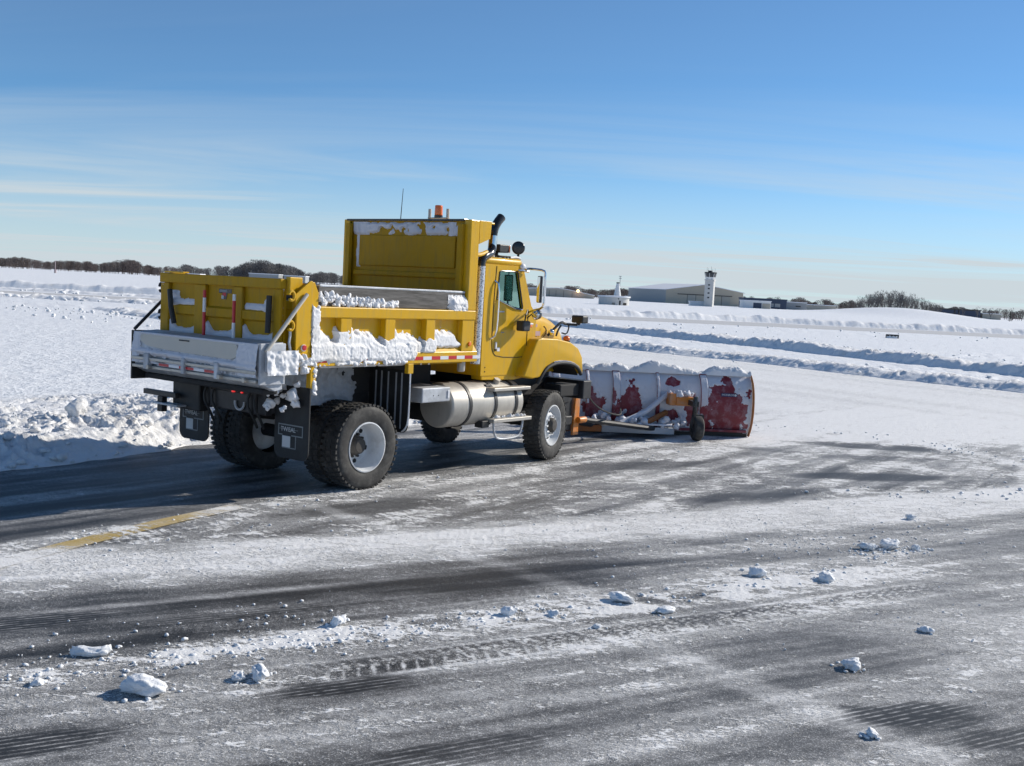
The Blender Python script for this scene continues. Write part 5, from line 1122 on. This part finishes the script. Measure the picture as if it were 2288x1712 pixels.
# plow hitch under the bumper
hi = G().box((4.9, -.42, .34), (5.62, .42, .50), .02).box((4.9, -.42, .72), (5.5, .42, .86), .02).obj('plow_hitch', M['black'], truck)
for s in (-1, 1):
    G().prism([(5.62, .17), (5.78, .17), (5.80, .78), (5.66, .80)], s * .40, s * .44, 'xz', .006).obj('hitch_plate', M['orange'], hi); G().cyl((5.72, s * .46, .42), (5.94, s * .46, .42), .055, 14, bev=.01).obj('hitch_pin', M['orange'], hi, True); G().prism([(4.95, .30), (5.62, .25), (5.62, .9), (5.2, 1.0), (4.95, 1.0)], s * .36, s * .39, 'xz').obj('hitch_web', M['black'], hi)
G().box((5.64, -.08, .80), (5.74, .08, .95), .02).obj('lift_lug', M['orange'], hi)
# beacon and aerial on the shield
for y_ in (-.25, -.585): G().cyl((2.0, y_, 3.45), (2.0, y_, 3.625), .022, 10).obj('beacon_guard', M['stain'], hb, True)
G().box((1.97, -.60, 3.492), (2.03, -.24, 3.506), .003).obj('beacon_shelf', M['stain'], hb); G().cyl((2.0, -.415, 3.506), (2.0, -.415, 3.535), .06, 18).obj('beacon_base', M['blackgloss'], hb, True); G().cyl((2.0, -.415, 3.535), (2.0, -.415, 3.675), .058, 24, .054, bev=.012).obj('beacon', M['amber'], hb, True)
G().cyl((2.0, .31, 3.45), (2.02, .30, 3.92), .007, 6, .004).obj('aerial', M['black'], hb)
G().tube([(1.96, -1.12, 3.02), (2.05, -1.1, 3.0), (2.2, -1.06, 3.02), (2.36, -1.02, 3.06)], .03, 8, 1).obj('stack_brace', Yl, hb, True)

# ---- snow caked on the truck
def caked(name, parent, U, V_, fn, tf, m='caked'):
    uu, vv = np.meshgrid(U, V_); t = tf(uu, vv); P = fn(uu, vv, t); k = t > 0.004
    keep_ = k[:-1, :-1] | k[1:, 1:] | k[:-1, 1:] | k[1:, :-1]
    return grid_mesh(name, P, M[m], keep_, parent)
def side_t(X_, Z_):
    edges = [(-.88, -.536), (-.363, .214), (.387, .965), (1.135, 1.685)]
    tops = [[2.09, 1.99, 1.93, 1.86, 1.74], [2.08, 1.99, 1.965, 1.93, 1.80], [2.07, 1.97, 1.95, 1.90, 1.82], [2.09, 1.985, 1.985, 1.96, 1.83]]
    n1 = fbm(X_ * 7, Z_ * 7, 4, 131, .6) * 1.3; n2 = billow(X_ * 14, Z_ * 14, 3, 137) - .45
    t = np.zeros_like(X_) - .02
    for (x0, x1), tp in zip(edges, tops):
        s_ = (X_ - x0) / (x1 - x0); top = np.interp(s_, [0, .15, .5, .75, 1], tp); inb = (s_ > -.02) & (s_ < 1.02)
        lo_ = 1.735 + .03 * n1 if x0 > 1 else 1.66
        bt = .085 * sst(top + .05 * n1 - Z_, 0, .09) * sst(Z_, lo_ - .03, lo_ + .04) + .008 * n2
        t = np.maximum(t, np.where(inb, np.where(Z_ < top + .03, bt, -.02), -.02))
    lowb = .125 * band(Z_ + .035 * n1, 1.70, .125, .05) * (1 - sst(X_ + .14 * n1, .72, 1.0)) + .016 * n2 - .008
    t = np.maximum(t, lowb)
    low2 = .12 * band(Z_ + .02 * n1, 1.575, .035, .03) * (1 - sst(X_ + .05 * n1, .76, .84)) * sst(fbm(X_ * 3, Z_ * 0, 2, 140), -.25, .05) + .014 * n2 - .006
    t = np.maximum(t, low2)
    for x0, x1, zt in ((-.57, -.33, 2.02), (.19, .41, 1.90), (.94, 1.16, 1.90), (-1.0, -.87, 2.30)):
        inr = (X_ > x0 + .03 * n1) & (X_ < x1 + .03 * n1); t = np.maximum(t, np.where(inr & (Z_ < zt + .03 * n1), (.108 if x0 != .94 else .106) * sst(zt + .05 * n1 - Z_, 0, .06) * sst(Z_, 1.64, 1.70) + .012 * n2 - (.012 if x0 == -.57 else 0.0), -.02))
    return t
caked('caked_snow', truck, np.arange(-1.0, 1.72, .0105), np.arange(1.52, 2.30, .0105), lambda u, v, t: np.stack([u, -1.118 - t, v], -1), side_t)
def top_t(u, v):
    return .05 * band(v, 2.29, .10, .05) * sst(u, 1.42, 1.50) + .02 * (billow(u * 18, v * 18, 2, 141) - .5)
caked('caked_snow', truck, np.arange(1.40, 1.76, .010), np.arange(2.235, 2.45, .010), lambda u, v, t: np.stack([u, -1.176 - t, v], -1), top_t)
g_ = np.random.default_rng(9)
n_ = 170; xx_ = g_.uniform(-.86, .44, n_); hh_ = g_.random(n_) * (.15 * (1 - (xx_ + .86) / 1.9)); pts = np.stack([xx_, -1.20 + .03 * g_.random(n_), 2.245 + hh_], -1)
V_, T_ = lump_cloud(pts, .017 + .022 * g_.random(n_), LUMPSR, 4, .3); tri_mesh('snow_clumps', V_, T_, M['caked'], truck)
n_ = 36; xx_ = g_.uniform(-.98, .85, n_); pts = np.stack([xx_, -1.24 + .03 * g_.random(n_), 1.545 + .03 * g_.random(n_)], -1); V_, T_ = lump_cloud(pts, .010 + .02 * g_.random(n_) ** 2, LUMPSR, 5, .4); tri_mesh('snow_clumps', V_, T_, M['caked'], truck)
# rear right corner: clods over spreader motor, hanging lumps
n_ = 30; pts = np.stack([g_.uniform(-1.27, -1.0, n_), g_.uniform(-1.26, -1.2, n_), g_.uniform(1.48, 1.70, n_)], -1); V_, T_ = lump_cloud(pts, .015 + .045 * g_.random(n_) ** 2, LUMPSR, 6, .4); tri_mesh('snow_clumps', V_, T_, M['caked'], truck)
n_ = 24; pts = np.stack([g_.uniform(-1.30, -1.05, n_), g_.uniform(-1.22, -.72, n_), g_.uniform(1.02, 1.36, n_)], -1); V_, T_ = lump_cloud(pts, .02 + .05 * g_.random(n_) ** 2, LUMPSR, 7, .4); tri_mesh('snow_clumps', V_, T_, M['caked'], truck)
n_ = 34; pts = np.stack([-.93 + .03 * g_.random(n_), -1.20 + .02 * g_.random(n_), g_.uniform(1.22, 1.55, n_)], -1); V_, T_ = lump_cloud(pts, .016 + .022 * g_.random(n_), LUMPSR, 8, .4); tri_mesh('snow_clumps', V_, T_, M['caked'], truck)
caked('caked_snow', truck, np.arange(-1.67, -1.22, .011), np.arange(1.47, 1.745, .011), lambda u, v, t: np.stack([u, -1.238 - t, v], -1), lambda u, v: .034 + .05 * fbm(u * 6, v * 6, 3, 150) + .012 * (billow(u * 12, v * 12, 2, 151) - .5))
# frost on the tailgate, spreader and headboard
def tail_t(y_, z_):
    n1 = fbm(y_ * 6, z_ * 6, 3, 161); n2 = fbm(y_ * 22, z_ * 22, 2, 165)
    def wedge(y0, y1, z0, z1, k): return k * band(y_, (y0 + y1) / 2, abs(y1 - y0) / 2, .04) * band(z_ + .02 * n1, (z0 + z1) / 2, (z1 - z0) / 2, .03)
    t = wedge(.52, 1.02, 2.155, 2.155 + .07, .03) * (1 + .4 * sst(y_, .7, .95)) + wedge(.86, 1.03, 2.10, 2.33, .03) + wedge(-.85, -.41, 2.15, 2.23, .03) + wedge(-.86, -.76, 2.05, 2.30, .03)
    for y0, y1 in ((.50, 1.02), (-.245, .29), (-.95, -.40)):
        s_ = (y_ - y0) / (y1 - y0); top = 1.895 + .11 * np.exp(-((1 - s_) / .14) ** 2) + .05 * np.exp(-(s_ / .2) ** 2); t = np.maximum(t, np.where((s_ > 0) & (s_ < 1), .04 * sst(top + .02 * n1 - z_, 0, .04), 0))
    t = np.maximum(t, .045 * band(y_ + .05 * n1, -1.02, .055, .03) * sst(n1 + z_ * .3, .35, .6)); t = np.maximum(t, .055 * band(y_ + .04 * n1, 1.14, .05, .02) * sst(z_, 2.25, 2.4) * sst(2.56 - z_, 0, .02))
    return t + .006 * n2 - .008
caked('frost', truck, np.arange(-1.08, 1.19, .012), np.arange(1.70, 2.53, .012), lambda u, v, t: np.stack([-1.302 - t, u, v], -1), tail_t, 'frost')
def head_t(y_, z_):
    n1 = fbm(y_ * 5, z_ * 5, 3, 171); n2 = fbm(y_ * 20, z_ * 20, 2, 175)
    t = .035 * band(z_ + .05 * n1, 3.34 - .0 * y_, .075, .03) * sst(1.0 - y_, 0, .1) * sst(n1 + .35 + .2 * y_, 0, .25) + .03 * band(y_ + .03 * n1, .93, .035, .02) * sst(z_, 2.72, 2.85)
    t = np.maximum(t, .04 * band(y_, .90, .16, .04) * sst(z_ + .12 * (1 - y_), 3.22, 3.30) ); t = np.maximum(t, .03 * band(y_ - .03 * n1, -.85, .05, .04) * sst(z_, 3.1, 3.25))
    return t + .006 * n2 - .007
caked('frost', truck, np.arange(-1.02, 1.03, .012), np.arange(2.55, 3.435, .012), lambda u, v, t: np.stack([1.799 - t, u, v], -1), head_t, 'frost')
def spr_t(y_, z_):
    n1 = fbm(y_ * 4, z_ * 8, 3, 181); n2 = billow(y_ * 12, z_ * 12, 2, 185) - .5
    t = .04 * band(z_ + .012 * n1, 1.565 + .015 * y_, .028, .02) + .016 * n2 - .004; t = np.maximum(t, .028 * sst(-.80 + .06 * n1 - y_, 0, .05) + .012 * n2 - .006); t = np.maximum(t, .025 * sst(y_ + .04 * n1, 1.03, 1.08) + .012 * n2 - .006)
    t = np.maximum(t, .025 * band(z_, 1.80, .012, .01) + .01 * n2); t = np.maximum(t, .022 * band(z_ + .01 * n1, 1.47, .03, .02) * sst(n1, -.1, .2) + .01 * n2 - .006)
    return t
caked('frost', truck, np.arange(-1.17, 1.19, .012), np.arange(1.44, 1.815, .012), lambda u, v, t: np.stack([-1.697 - (1.795 - v) * np.where(v > 1.6, .128, 0.0) - np.where(v > 1.6, 0, .02) - t, u, v], -1), spr_t, 'frost')
# slush thrown up behind the rear wheels, in the shade
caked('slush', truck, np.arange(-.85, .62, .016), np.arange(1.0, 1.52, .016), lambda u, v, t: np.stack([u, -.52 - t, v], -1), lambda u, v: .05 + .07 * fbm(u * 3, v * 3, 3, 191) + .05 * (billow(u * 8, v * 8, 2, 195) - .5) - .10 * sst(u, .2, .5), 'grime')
n_ = 22; pts = np.stack([g_.uniform(2.5, 3.3, n_), -1.13 + .05 * g_.random(n_), np.full(n_, .72)], -1); V_, T_ = lump_cloud(pts, .018 + .02 * g_.random(n_), LUMPSR, 11, .3); tri_mesh('snow_clumps', V_, T_, M['caked'], truck)
n_ = 16; pts = np.stack([g_.uniform(2.6, 3.2, n_), -.85 + .3 * g_.random(n_), np.full(n_, 3.0)], -1); V_, T_ = lump_cloud(pts, .018 + .02 * g_.random(n_), LUMPSR, 12, .3); tri_mesh('snow_clumps', V_, T_, M['caked'], truck)

# ================================================================== THE PLOW BLADE
plow = empty('snow_plow', (2.47, 20.02, 0), R(97)); tag(plow, 'red curved snow plow blade with orange push frame ahead of the truck', 'plow')
PROF = [(.16, .02), (.05, .16), (-.01, .32), (-.035, .50), (-.03, .68), (.0, .85), (.06, 1.0), (.14, 1.11), (.24, 1.18)]
def blade_x(z): return np.interp(z, [p[1] for p in PROF], [p[0] for p in PROF])
sm = np.linspace(.02, 1.18, 26); spx = np.array([blade_x(z) for z in sm]); spx = np.convolve(np.r_[spx[0], spx, spx[-1]], [.25, .5, .25], 'valid')
back = [(x_, z_) for x_, z_ in zip(spx, sm)]
g = G(); g.prism(back + [(x_ + .02, z_ + .002) for x_, z_ in reversed(back)], -2.07, 2.07, 'xz'); blade = g.obj('moldboard', M['red'], plow)
def rib_prism(y0, y1, proud, m='red', z0=.06, z1=1.17):
    zz_ = np.linspace(z0, z1, 18); xs = np.interp(zz_, sm, spx); g = G(); g.prism([(x_ - proud, z_) for x_, z_ in zip(xs, zz_)] + [(x_ - .001, z_) for x_, z_ in reversed(list(zip(xs, zz_)))], y0, y1, 'xz', .004); return g.obj('rib', M[m], blade)
for y0, y1 in ((.47, .61), (-.28, -.22), (-1.20, -1.06), (1.05, 1.11), (1.60, 1.74)): rib_prism(y0, y1, .075)
for y_ in (-2.085, 2.072): rib_prism(y_, y_ + .013, .11, 'orange', .02, 1.18)
G().box((.10, -2.06, 0.0), (.15, 2.06, .13), .01).obj('cutting_edge', M['hub'], blade)
G().box((-.02, -2.0, .10), (.06, 2.0, .15), .01).obj('lower_bar', M['red'], blade)
dec = G().box((blade_x(.80) - .006 - .02, -1.77, .775), (blade_x(.80) - .014 - .02, -1.46, .835)).obj('maker_plate', M['decal_blue'], blade)
RB = Matrix.Rotation(R(-90), 3, 'Z') @ Matrix.Rotation(R(90), 3, 'X')
text('lettering', 'MONROE', .05, Vector((blade_x(.8) - .036, -1.59, .806)), RB, M['decal_white'], dec, sx=1.1); G().cyl((blade_x(.8) - .034, -1.735, .805), (blade_x(.8) - .037, -1.735, .805), .022, 16).obj('emblem', M['decal_white'], dec)
# snow stuck to the back, bare red blotches
BLOT = [(1.50, .55, .22, .26), (1.42, .80, .10, .14), (2.22, .66, .22, .33), (2.98, .985, .15, .085), (3.40, .47, .14, .28), (3.02, .34, .17, .18), (4.04, .46, .43, .55), (3.92, .86, .24, .14), (4.2, .3, .3, .3), (3.60, .55, .05, .25), (.75, .6, .22, .3)]
def blade_t(y_, z_):
    n1 = fbm(y_ * 4, z_ * 4, 5, 201, .62); n2 = fbm(y_ * 18, z_ * 18, 2, 205); x_ = 2.47 - y_; q = np.full_like(y_, 9.0)
    for bx, bz, rx, rz in BLOT: q = np.minimum(q, np.sqrt(((x_ - bx) / rx) ** 2 + ((z_ - bz) / rz) ** 2))
    rib = np.zeros_like(y_)
    for y0, y1 in ((.47, .61), (-.28, -.22), (-1.20, -1.06), (1.05, 1.11), (1.60, 1.74)): rib = np.maximum(rib, band(y_, (y0 + y1) / 2, (y1 - y0) / 2, .006))
    ribsnow = sst(n1 + (z_ - .55) * 1.3, -.1, .12)
    return .022 * sst(q + 1.0 * n1, .85, 1.12) * (1 - rib) + rib * (.075 + .016) * ribsnow + .006 * n2 - .006
caked('frost', plow, np.arange(-2.06, 2.07, .0125), np.arange(.06, 1.16, .0125), lambda u, v, t: np.stack([np.interp(v, sm, spx) - t, u, v], -1), blade_t, 'frost')
# snow heaped along the top edge
def cap_z(u, w): return .05 + .22 * np.clip(fbm(u * 1.6, w * 0 + 2, 3, 211) + .35, 0, 1) + .05 * (billow(u * 9, w * 9, 3, 215) - .5)
uu_, ww_ = np.meshgrid(np.arange(-2.08, 2.09, .014), np.linspace(-1, 1, 18)); hz_ = cap_z(uu_, ww_) * np.sqrt(np.clip(1 - ww_ ** 2, 0, 1)); grid_mesh('snow_cap', np.stack([.23 + ww_ * .10 + 0 * uu_, uu_, 1.15 + hz_], -1), M['caked'], parent=plow)
# push frame and trip gear
pf = G().box((-.62, .90, .10), (-.46, 1.55, .22), .012).obj('push_beam', M['orange_brown'], plow)
G().box((-.60, -.45, .09), (-.46, .898, .21), .02).obj('beam_end', M['grime'], pf)
G().box((-.60, -.40, .243), (-.50, 1.5, .27), .01).obj('beam_snow', M['frost'], pf)
G().tube([(-.54, .55, .26), (-.30, .05, .45), (-.08, -.42, .78)], .05, 8).obj('brace', M['frost'], pf); G().tube([(-.54, .15, .25), (-.35, -.15, .36), (-.10, -.40, .44)], .055, 8).obj('brace', M['orange_brown'], pf)
G().tube([(-.54, 1.4, .22), (-.08, 1.35, .75)], .045, 8).obj('brace', M['orange_brown'], pf)
G().box((-.34, -.52, .60), (-.06, -.40, .82), .012).obj('bracket', M['orange'], pf); G().box((-.36, -.86, .60), (-.22, -.52, .76), .012).obj('bracket', M['orange'], pf)
for y_ in (.20, -.05, .8): G().tube([(-.40, y_, .18), (.0, y_ - .1, .16)], .05, 8).obj('trip_arm', M['orange_brown'], pf)
n_ = 60; pts = np.stack([g_.uniform(-.62, -.1, n_), g_.uniform(-.75, 1.5, n_), g_.uniform(.20, .34, n_)], -1); V_, T_ = lump_cloud(pts, .03 + .05 * g_.random(n_), LUMPSR, 13, .4); tri_mesh('snow_clumps', V_, T_, M['frost'], plow)
n_ = 18; pts = np.stack([g_.uniform(-.34, -.1, n_), g_.uniform(-.86, -.42, n_), g_.uniform(.76, .82, n_)], -1); V_, T_ = lump_cloud(pts, .025 + .03 * g_.random(n_), LUMPSR, 14, .4); tri_mesh('snow_clumps', V_, T_, M['frost'], plow)
# push arms back to the hitch: built in world terms, hitch at (5.8, +-.42) of the truck
def t2w(x_, y_, z_): ca_, sa_ = math.cos(TYAW), math.sin(TYAW); return Vector((TX + x_ * ca_ - y_ * sa_, TY + x_ * sa_ + y_ * ca_, z_))
PI_ = Matrix.Translation((2.47, 20.02, 0)) @ Matrix.Rotation(R(97), 4, 'Z'); PI_ = PI_.inverted()
for s in (-1, 1):
    a_ = PI_ @ t2w(5.9, s * .46, .42); b_ = Vector((-.54, .55 - s * .75 * -1 * -1 if False else (.95 if s > 0 else -.1), .18)); G().tube([a_, b_], .045, 8).obj('push_arm', M['black'], pf, True)
G().tube([PI_ @ t2w(5.2, -.9, .98), PI_ @ t2w(5.9, -.75, .62), PI_ @ t2w(6.9, -.6, .42), Vector((-.25, .5, .5))], .014, 6, 2).obj('hydraulic_hose', M['flap'], pf, True)
# caster
cs = G().cyl((-.62, -.80, .30), (-.62, -.80, .80), .045, 14, bev=.01).obj('caster_post', M['blackgloss'], plow, True)
G().box((-.66, -.86, .62), (-.30, -.74, .72), .01).obj('caster_bracket', M['black'], cs)
cw_ = G(); cw_.lathe([(.10, -.075), (.19, -.085), (.225, -.06), (.235, 0), (.225, .06), (.19, .085), (.10, .075)], (-.62, -.86, .235), 'y', 36); cw_.obj('caster_tyre', M['rubber'], cs, True)
G().lathe([(.10, -.07), (.05, -.05), (.001, -.05)], (-.62, -.86, .235), 'y', 20).obj('caster_rim', M['black'], cs); G().lathe([(.10, .07), (.05, .05), (.001, .05)], (-.62, -.86, .235), 'y', 20).obj('caster_rim', M['black'], cs)
G().box((-.66, -.965, .22), (-.58, -.95, .48), .004).box((-.66, -.77, .22), (-.58, -.755, .48), .004).box((-.66, -.965, .44), (-.58, -.755, .48), .004).obj('caster_fork', M['black'], cs)
# snow rolling off the blade's left end
n_ = 120; uu_ = g_.random(n_); pts = np.stack([.9 + .9 * g_.random(n_) - .5 * uu_, 20.3 + 1.3 * g_.random(n_), .25 * g_.random(n_)], -1); 
V_, T_ = lump_cloud(pts, .05 + .13 * g_.random(n_) ** 2, LUMPS1, 15, .3); o = tri_mesh('rolled_snow', V_, T_, M['bank']); tag(o, 'loose snow rolling off the left end of the plow blade', 'snow', kind='stuff')

# ================================================================== CHUNKS AND CRUMBS ON THE PAVEMENT
CH = [  # x, y, half sizes, label
    (-2.135, 6.33, .135, .10, .070, 'largest snow chunk, round with flat top, lower left on the pavement'),
    (2.50, 7.46, .066, .06, .052, 'cube-like snow chunk with long shadow at lower right'),
    (-2.68, 6.93, .12, .06, .045, 'long low snow slab with raised ends above the largest chunk'),
    (-2.78, 6.38, .048, .04, .028, 'small snow chunk near the left edge, left of the largest chunk'),
    (-1.50, 6.68, .085, .06, .055, 'knobbly two-lobed snow chunk right of the largest chunk'),
    (-1.62, 6.62, .05, .045, .035, 'small snow lump touching the knobbly two-lobed chunk'),
    (-1.20, 7.83, .09, .06, .045, 'pointed snow chunk on the dark streak above the crumb strip, left of centre'),
    (.07, 8.28, .065, .045, .040, 'snow chunk on the crumb strip near the picture centre, left of two'),
    (.42, 8.33, .055, .04, .035, 'snow chunk on the crumb strip near the picture centre, right of two'),
    (1.00, 8.82, .12, .07, .055, 'wedge-shaped snow chunk on the crumb strip, right of centre'),
    (1.33, 8.58, .10, .05, .035, 'flat oval snow slab below the wedge-shaped chunk'),
    (.75, 8.09, .055, .035, .022, 'small flat snow cake between crumb strip and tyre print'),
    (2.38, 9.93, .095, .07, .052, 'beige snow chunk on the right, above a patch of crumbs'),
    (3.02, 9.89, .105, .07, .058, 'domed snow chunk right of the beige one'),
    (3.84, 11.28, .09, .06, .055, 'snow chunk with a small cap, left one in the row of three at upper right'),
    (4.12, 11.38, .13, .08, .065, 'widest snow chunk, middle of the row of three at upper right'),
    (4.40, 11.36, .06, .045, .040, 'smallest snow chunk, right one in the row of three at upper right'),
    (3.40, 8.42, .055, .05, .034, 'snow chunk at right between the cube-like chunk and the row of three'),
    (2.25, 6.25, .045, .035, .026, 'little snow chunk on the snowy joint at the bottom right'),
    (4.95, 13.05, .06, .05, .045, 'lone dark-shadowed snow chunk far right of the white ridge'),
]
for k, (x_, y_, sx, sy, sz, lab) in enumerate(CH):
    V, T = lump_arrays(300 + k * 7, 4, .20 if k in (0, 2, 10, 11) else .30, .92, 2 if k in (0, 2) else 5); hf = perlin(V[:, 0] * 7 + k, V[:, 1] * 7 + V[:, 2] * 5, 3) + .6 * perlin(V[:, 0] * 15 + k, V[:, 1] * 15 + V[:, 2] * 11, 5); V = V * (1 + .075 * hf)[:, None]
    V = V * np.array([sx, sy, sz]); V[:, 2] -= V[:, 2].min() * .70
    a_ = k * 1.3 if k not in (0, 2) else (.15 if k else -.2); V = np.stack([V[:, 0] * math.cos(a_) - V[:, 1] * math.sin(a_), V[:, 0] * math.sin(a_) + V[:, 1] * math.cos(a_), V[:, 2]], -1)
    if k == 2: V[:, 2] *= .75 + .55 * (np.abs(V[:, 0]) / .12) ** 2
    o = tri_mesh('snow_chunk', V, T, M['snow'], smooth=True); o.location = (x_, y_, .002); tag(o, lab, 'snow chunk', 'snow chunks lying on the pavement')
# one block thrown on the bank
V, T = lump_arrays(77, 3, .25, 1.0); V = V * np.array([.20, .13, .17]); o = tri_mesh('snow_block', V, T, M['bank'], smooth=True); p = at(172, 945, depth=15.9); o.location = (p.x, p.y, .46); o.rotation_euler = (R(12), R(-18), R(20)); tag(o, 'upright grey-white snow block standing on the bank crest at left', 'snow chunk')
g_ = np.random.default_rng(21); P_ = []; S_ = []
def strew(n, a0, a1, bc, bw, smin, smax, pw=3):
    for _ in range(n):
        a_ = g_.uniform(a0, a1); b_ = bc + g_.normal() * bw; P_.append((a_ * CA - b_ * SA, a_ * SA + b_ * CA, .006)); S_.append(smin + (smax - smin) * g_.random() ** pw)
strew(620, .5, 3.2, 7.08, .12, .0025, .026, 6); strew(700, 2.2, 4.6, 7.16, .11, .0025, .022, 6); strew(200, 4.4, 8.2, 7.25, .16, .006, .026); strew(150, 5.0, 9.5, 8.6, .6, .005, .02)
strew(150, .2, 3.0, 7.5, .35, .005, .026); strew(160, 0, 9.0, 7.0, 1.0, .003, .010); strew(160, 5.5, 10.5, 6.5, .9, .004, .014); strew(240, 7.5, 11.0, 8.3, .35, .006, .022); strew(260, 1, 13, 9.7, .4, .006, .018); strew(120, 8.5, 9.6, 7.72, .16, .008, .026)
for _ in range(260):
    e_ = g_.uniform(2.0, 16.5); c_ = 9.05 + g_.normal() * .35; P_.append((e_ * C5 - c_ * S5, e_ * S5 + c_ * C5, .006)); S_.append(.006 + .02 * g_.random() ** 3)
for _ in range(300):
    a_ = g_.uniform(-1.9, 1.6); rr_ = 3.8 + g_.normal() * .3; P_.append((5.0 + rr_ * math.cos(a_), 18.6 + rr_ * math.sin(a_), .006)); S_.append(.008 + .03 * g_.random() ** 3)
for (x_, y_, sx, sy, sz, lab) in CH:
    for _ in range(int(18 + 200 * sx)):
        a_ = g_.uniform(0, 6.28); r_ = (1 + 1.1 * g_.random() ** 2) * (sx + sy) / 2; P_.append((x_ + r_ * math.cos(a_), y_ + r_ * math.sin(a_), .004)); S_.append(.003 + .02 * g_.random() ** 4)
V_, T_ = lump_cloud(P_, S_, LUMPS1, 16, .45); o = tri_mesh('snow_crumbs', V_, T_, M['snow']); tag(o, 'small snow crumbs strewn in strips over the pavement', 'snow', kind='stuff')
